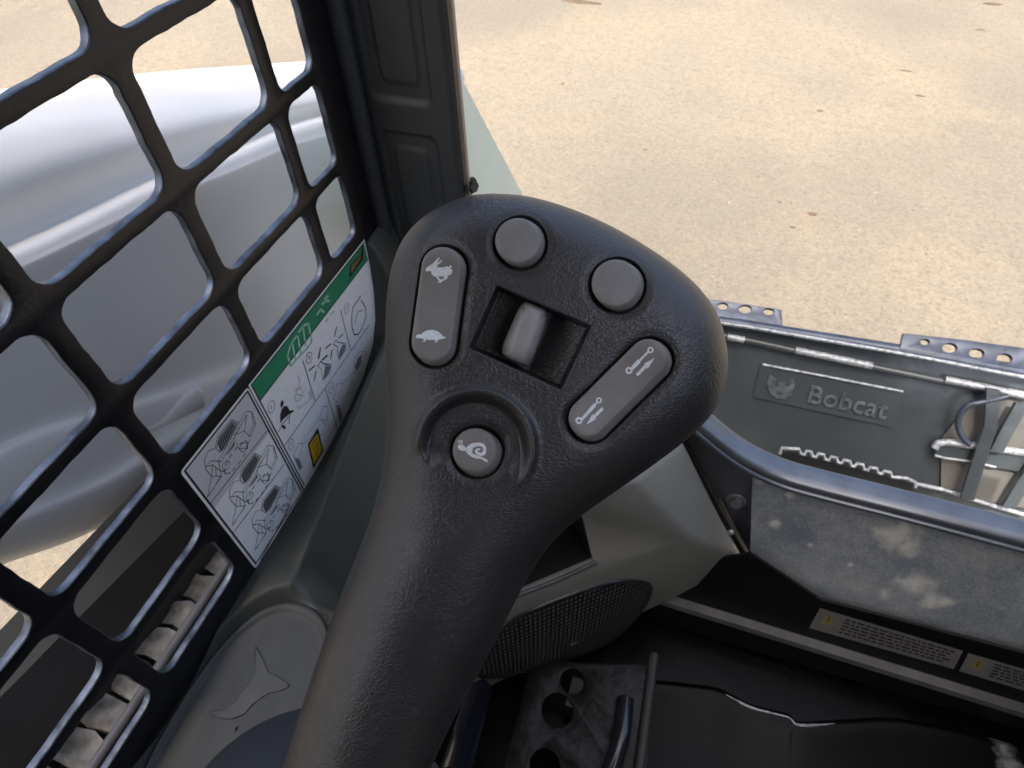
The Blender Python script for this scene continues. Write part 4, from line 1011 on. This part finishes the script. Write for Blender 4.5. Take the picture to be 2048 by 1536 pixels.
# ------------------------------------------------------------------ attachment mounting plate beyond the sill
def make_attachment():
    t = empty('attachment_plate', (.5, 1.05, GZ), 'dark painted attachment mounting plate with embossed name beyond the sill', 'attachment')
    P0 = at(1810, 690, Y=1.12); n = unit(np.array([0, -.86, .51]))
    T = lambda x, y, k=0: atp(x, y, P0+n*k, n)
    ax = np.array([1., 0, 0]); ay = unit(np.cross(n, ax))
    CZ = lambda pts: crop(pts, 1350, 570, .3645)
    tp = CZ([(-400, 85), (230, 190), (590, 240), (1250, 350), (1915, 440), (2600, 540)])
    bm_ = CZ([(2600, 2300), (-400, 1500)])
    rt = CZ([(1455, 1030), (1740, 1075), (1915, 1110), (2300, 1200)])
    body = [T(*q) for q in tp]+[T(*q) for q in bm_]
    from_bm('back_plate', prism(body, -n*.012), M['attach'], t, False)
    # ledges
    def ledge(name, pts, r, k, mt, sx=1.0, sy=1.0):
        c = catmull([T(*q, k) for q in CZ(pts)], 6); return tube(name, c, r, mt, t, seg=10, up=n, sx=sx, sy=sy)
    ledge('top_flange', [(-300, 118), (280, 205), (600, 255), (1250, 360), (1915, 480), (2500, 580)], .012, .010, M['attach_sky'])
    ledge('top_edge_highlight', [(-300, 130), (280, 212), (600, 265), (1250, 378), (1915, 505), (2500, 600)], .0042, .021, M['pale_edge'])  # pale tube paints the highlight along the upper ledge
    ledge('lower_rib', [(-300, 190), (290, 285), (680, 365), (1090, 450), (1480, 530), (1915, 620)], .008, .006, M['attach'])
    for pts in ([(290, 285), (380, 302)], [(660, 358), (860, 398), (1080, 445)], [(1480, 518), (1690, 560), (1915, 605), (2100, 640)]):
        ledge('weld_bead', pts, .008, .012, M['pale_edge'])
    # perforated lugs standing on the top edge
    for cr, hl in (([(-250, 30), (230, 82), (585, 134), (592, 238), (230, 205), (-250, 120)], [(120, 100, 24), (262, 116, 30), (385, 132, 36), (515, 146, 30)]),
                   ([(1252, 264), (1590, 300), (1915, 345), (2300, 400), (2300, 540), (1915, 460), (1235, 350)], [(1372, 312, 26), (1508, 345, 42), (1656, 375, 42), (1808, 404, 44), (1960, 430, 44)])):
        pts = CZ(cr); ctr = np.mean(pts, 0); o = T(*ctr, .006); ln = unit(np.array([0, -.45, .89])); bx = np.array([1., 0, 0]); by = unit(np.cross(ln, bx))
        to2 = lambda q: (float((atp(q[0], q[1], o, ln)-o)@bx), float((atp(q[0], q[1], o, ln)-o)@by))
        holes = []
        for x, y, r in hl:
            hp = [to2(CZ([(x+r*math.cos(k/20*6.2832), y+r*.62*math.sin(k/20*6.2832))])[0]) for k in range(20)]; holes.append(hp)
        plate_holes('perforated_lug', [to2(q) for q in pts], holes, .010, .001, o, bx, by, M['attach_sky'], t)
    # name plaque
    pq = [T(*q) for q in CZ([(468, 440), (1255, 590), (1190, 778), (428, 612)])]
    bm = prism(pq, n*.004); bevelled(bm, .0015, 2); pl = from_bm('name_plaque', bm, M['attach'], t, True, 40)
    a = unit(pq[2]-pq[3]); b = unit(np.cross(n, a))
    o = T(*CZ([(712, 640)])[0], .005); wd = np.linalg.norm(T(*CZ([(1180, 735)])[0])-T(*CZ([(712, 640)])[0]))
    tx = text_on('raised_lettering', 'Bobcat', wd*.335, o, a, b, .0022, mat('highlit_lettering', (.085, .097, .102), .3, var=.5, vscale=60), pl)  # paler letter colour stands in for highlights on the relief
    hd = CZ([(520, 490), (560, 520), (610, 530), (650, 510), (660, 540), (640, 600), (610, 625), (560, 625), (520, 590), (505, 540)])
    from_bm('raised_emblem', prism([T(*q, .0045) for q in hd], n*.0025), mat('highlit_emblem', (.08, .092, .095), .3, var=.6, vscale=90), pl, False)  # emblem highlight likewise painted as a paler colour
    tube('plaque_edge', [T(*q, .005) for q in CZ([(480, 436), (860, 508), (1250, 585)])], .0030, M['pale_edge'], pl, seg=8, up=n)
    # serrated step plate
    st = [(575, 925), (585, 895), (680, 900), (690, 925), (712, 930), (722, 910), (745, 915), (752, 938), (775, 945), (788, 925), (815, 930), (822, 955), (845, 962), (858, 942), (885, 948), (892, 972), (915, 978), (928, 960), (958, 966), (965, 990), (985, 996), (998, 980), (1030, 985), (1035, 1010), (1060, 1016), (1070, 1000), (1105, 1006), (1112, 1030), (1135, 1036), (1148, 1020), (1180, 1028), (1190, 1055), (1215, 1055), (1270, 1060), (1315, 1080), (1320, 1110)]
    tube('serrated_step', [T(*q, .03) for q in CZ(st)], .0042, M['pale_edge'], t, seg=8, up=n)
    bm = prism([T(*q, .012) for q in CZ([(590, 915), (690, 930), (1190, 1060), (1300, 1090), (1300, 1200), (560, 1040)])], n*.004); from_bm('step_backing', bm, M['black'], t, False)
    # right: long slotted bar, hose loop, pale steel sheet painting in the sun patch
    tube('bar_upper_edge', [T(*q, .02) for q in CZ([(1425, 895), (1445, 868), (1500, 862), (1700, 890), (1915, 920), (2300, 975)])], .008, M['pale_edge'], t, seg=10, up=n)
    bm = prism([T(*q, .008) for q in CZ([(1425, 880), (1500, 872), (2300, 985), (2300, 1080), (1450, 940), (1420, 915)])], n*.012); from_bm('slotted_bar', bm, M['attach'], t, False)
    tube('bar_lower_edge', [T(*q, .02) for q in CZ([(1425, 935), (1480, 950), (1620, 968), (1760, 1000)])], .003, M['pale_edge'], t, seg=8, up=n)
    bs = from_bm('sun_patch_steel', prism([T(*q, .002) for q in CZ([(1460, 840), (1600, 660), (1850, 590), (2300, 660), (2300, 1350), (1915, 1220), (1455, 1140)])], n*.004), M['sun_steel'], t, False)  # lighter steel colour stands in for sunlight falling here
    for pts in ([(1700, 560), (1690, 760), (1640, 900), (1560, 1160)], [(1860, 640), (1770, 800), (1720, 900)], [(1960, 930), (1850, 1100), (1790, 1200)], [(2100, 700), (2000, 900), (1960, 1000)]):
        from_bm('link_strap', prism([T(*q, .030) for q in CZ(pts)]+[T(q[0]+26, q[1]+4, .030) for q in CZ(pts[::-1])], n*.01), M['attach'], t, False)
    loop = catmull([T(*q, .035) for q in CZ([(1830, 610), (1700, 640), (1610, 660), (1560, 720), (1555, 780), (1580, 840), (1620, 875)])], 6)
    tube('hose_loop', loop, .006, M['attach_sky'], t, seg=10, up=n)
    tube('worn_lower_edge', [T(*q, .012) for q in CZ([(1320, 1090), (1480, 1125), (1660, 1185), (1915, 1260)])], .005, M['pale_edge'], t, seg=8, up=n)
make_attachment()
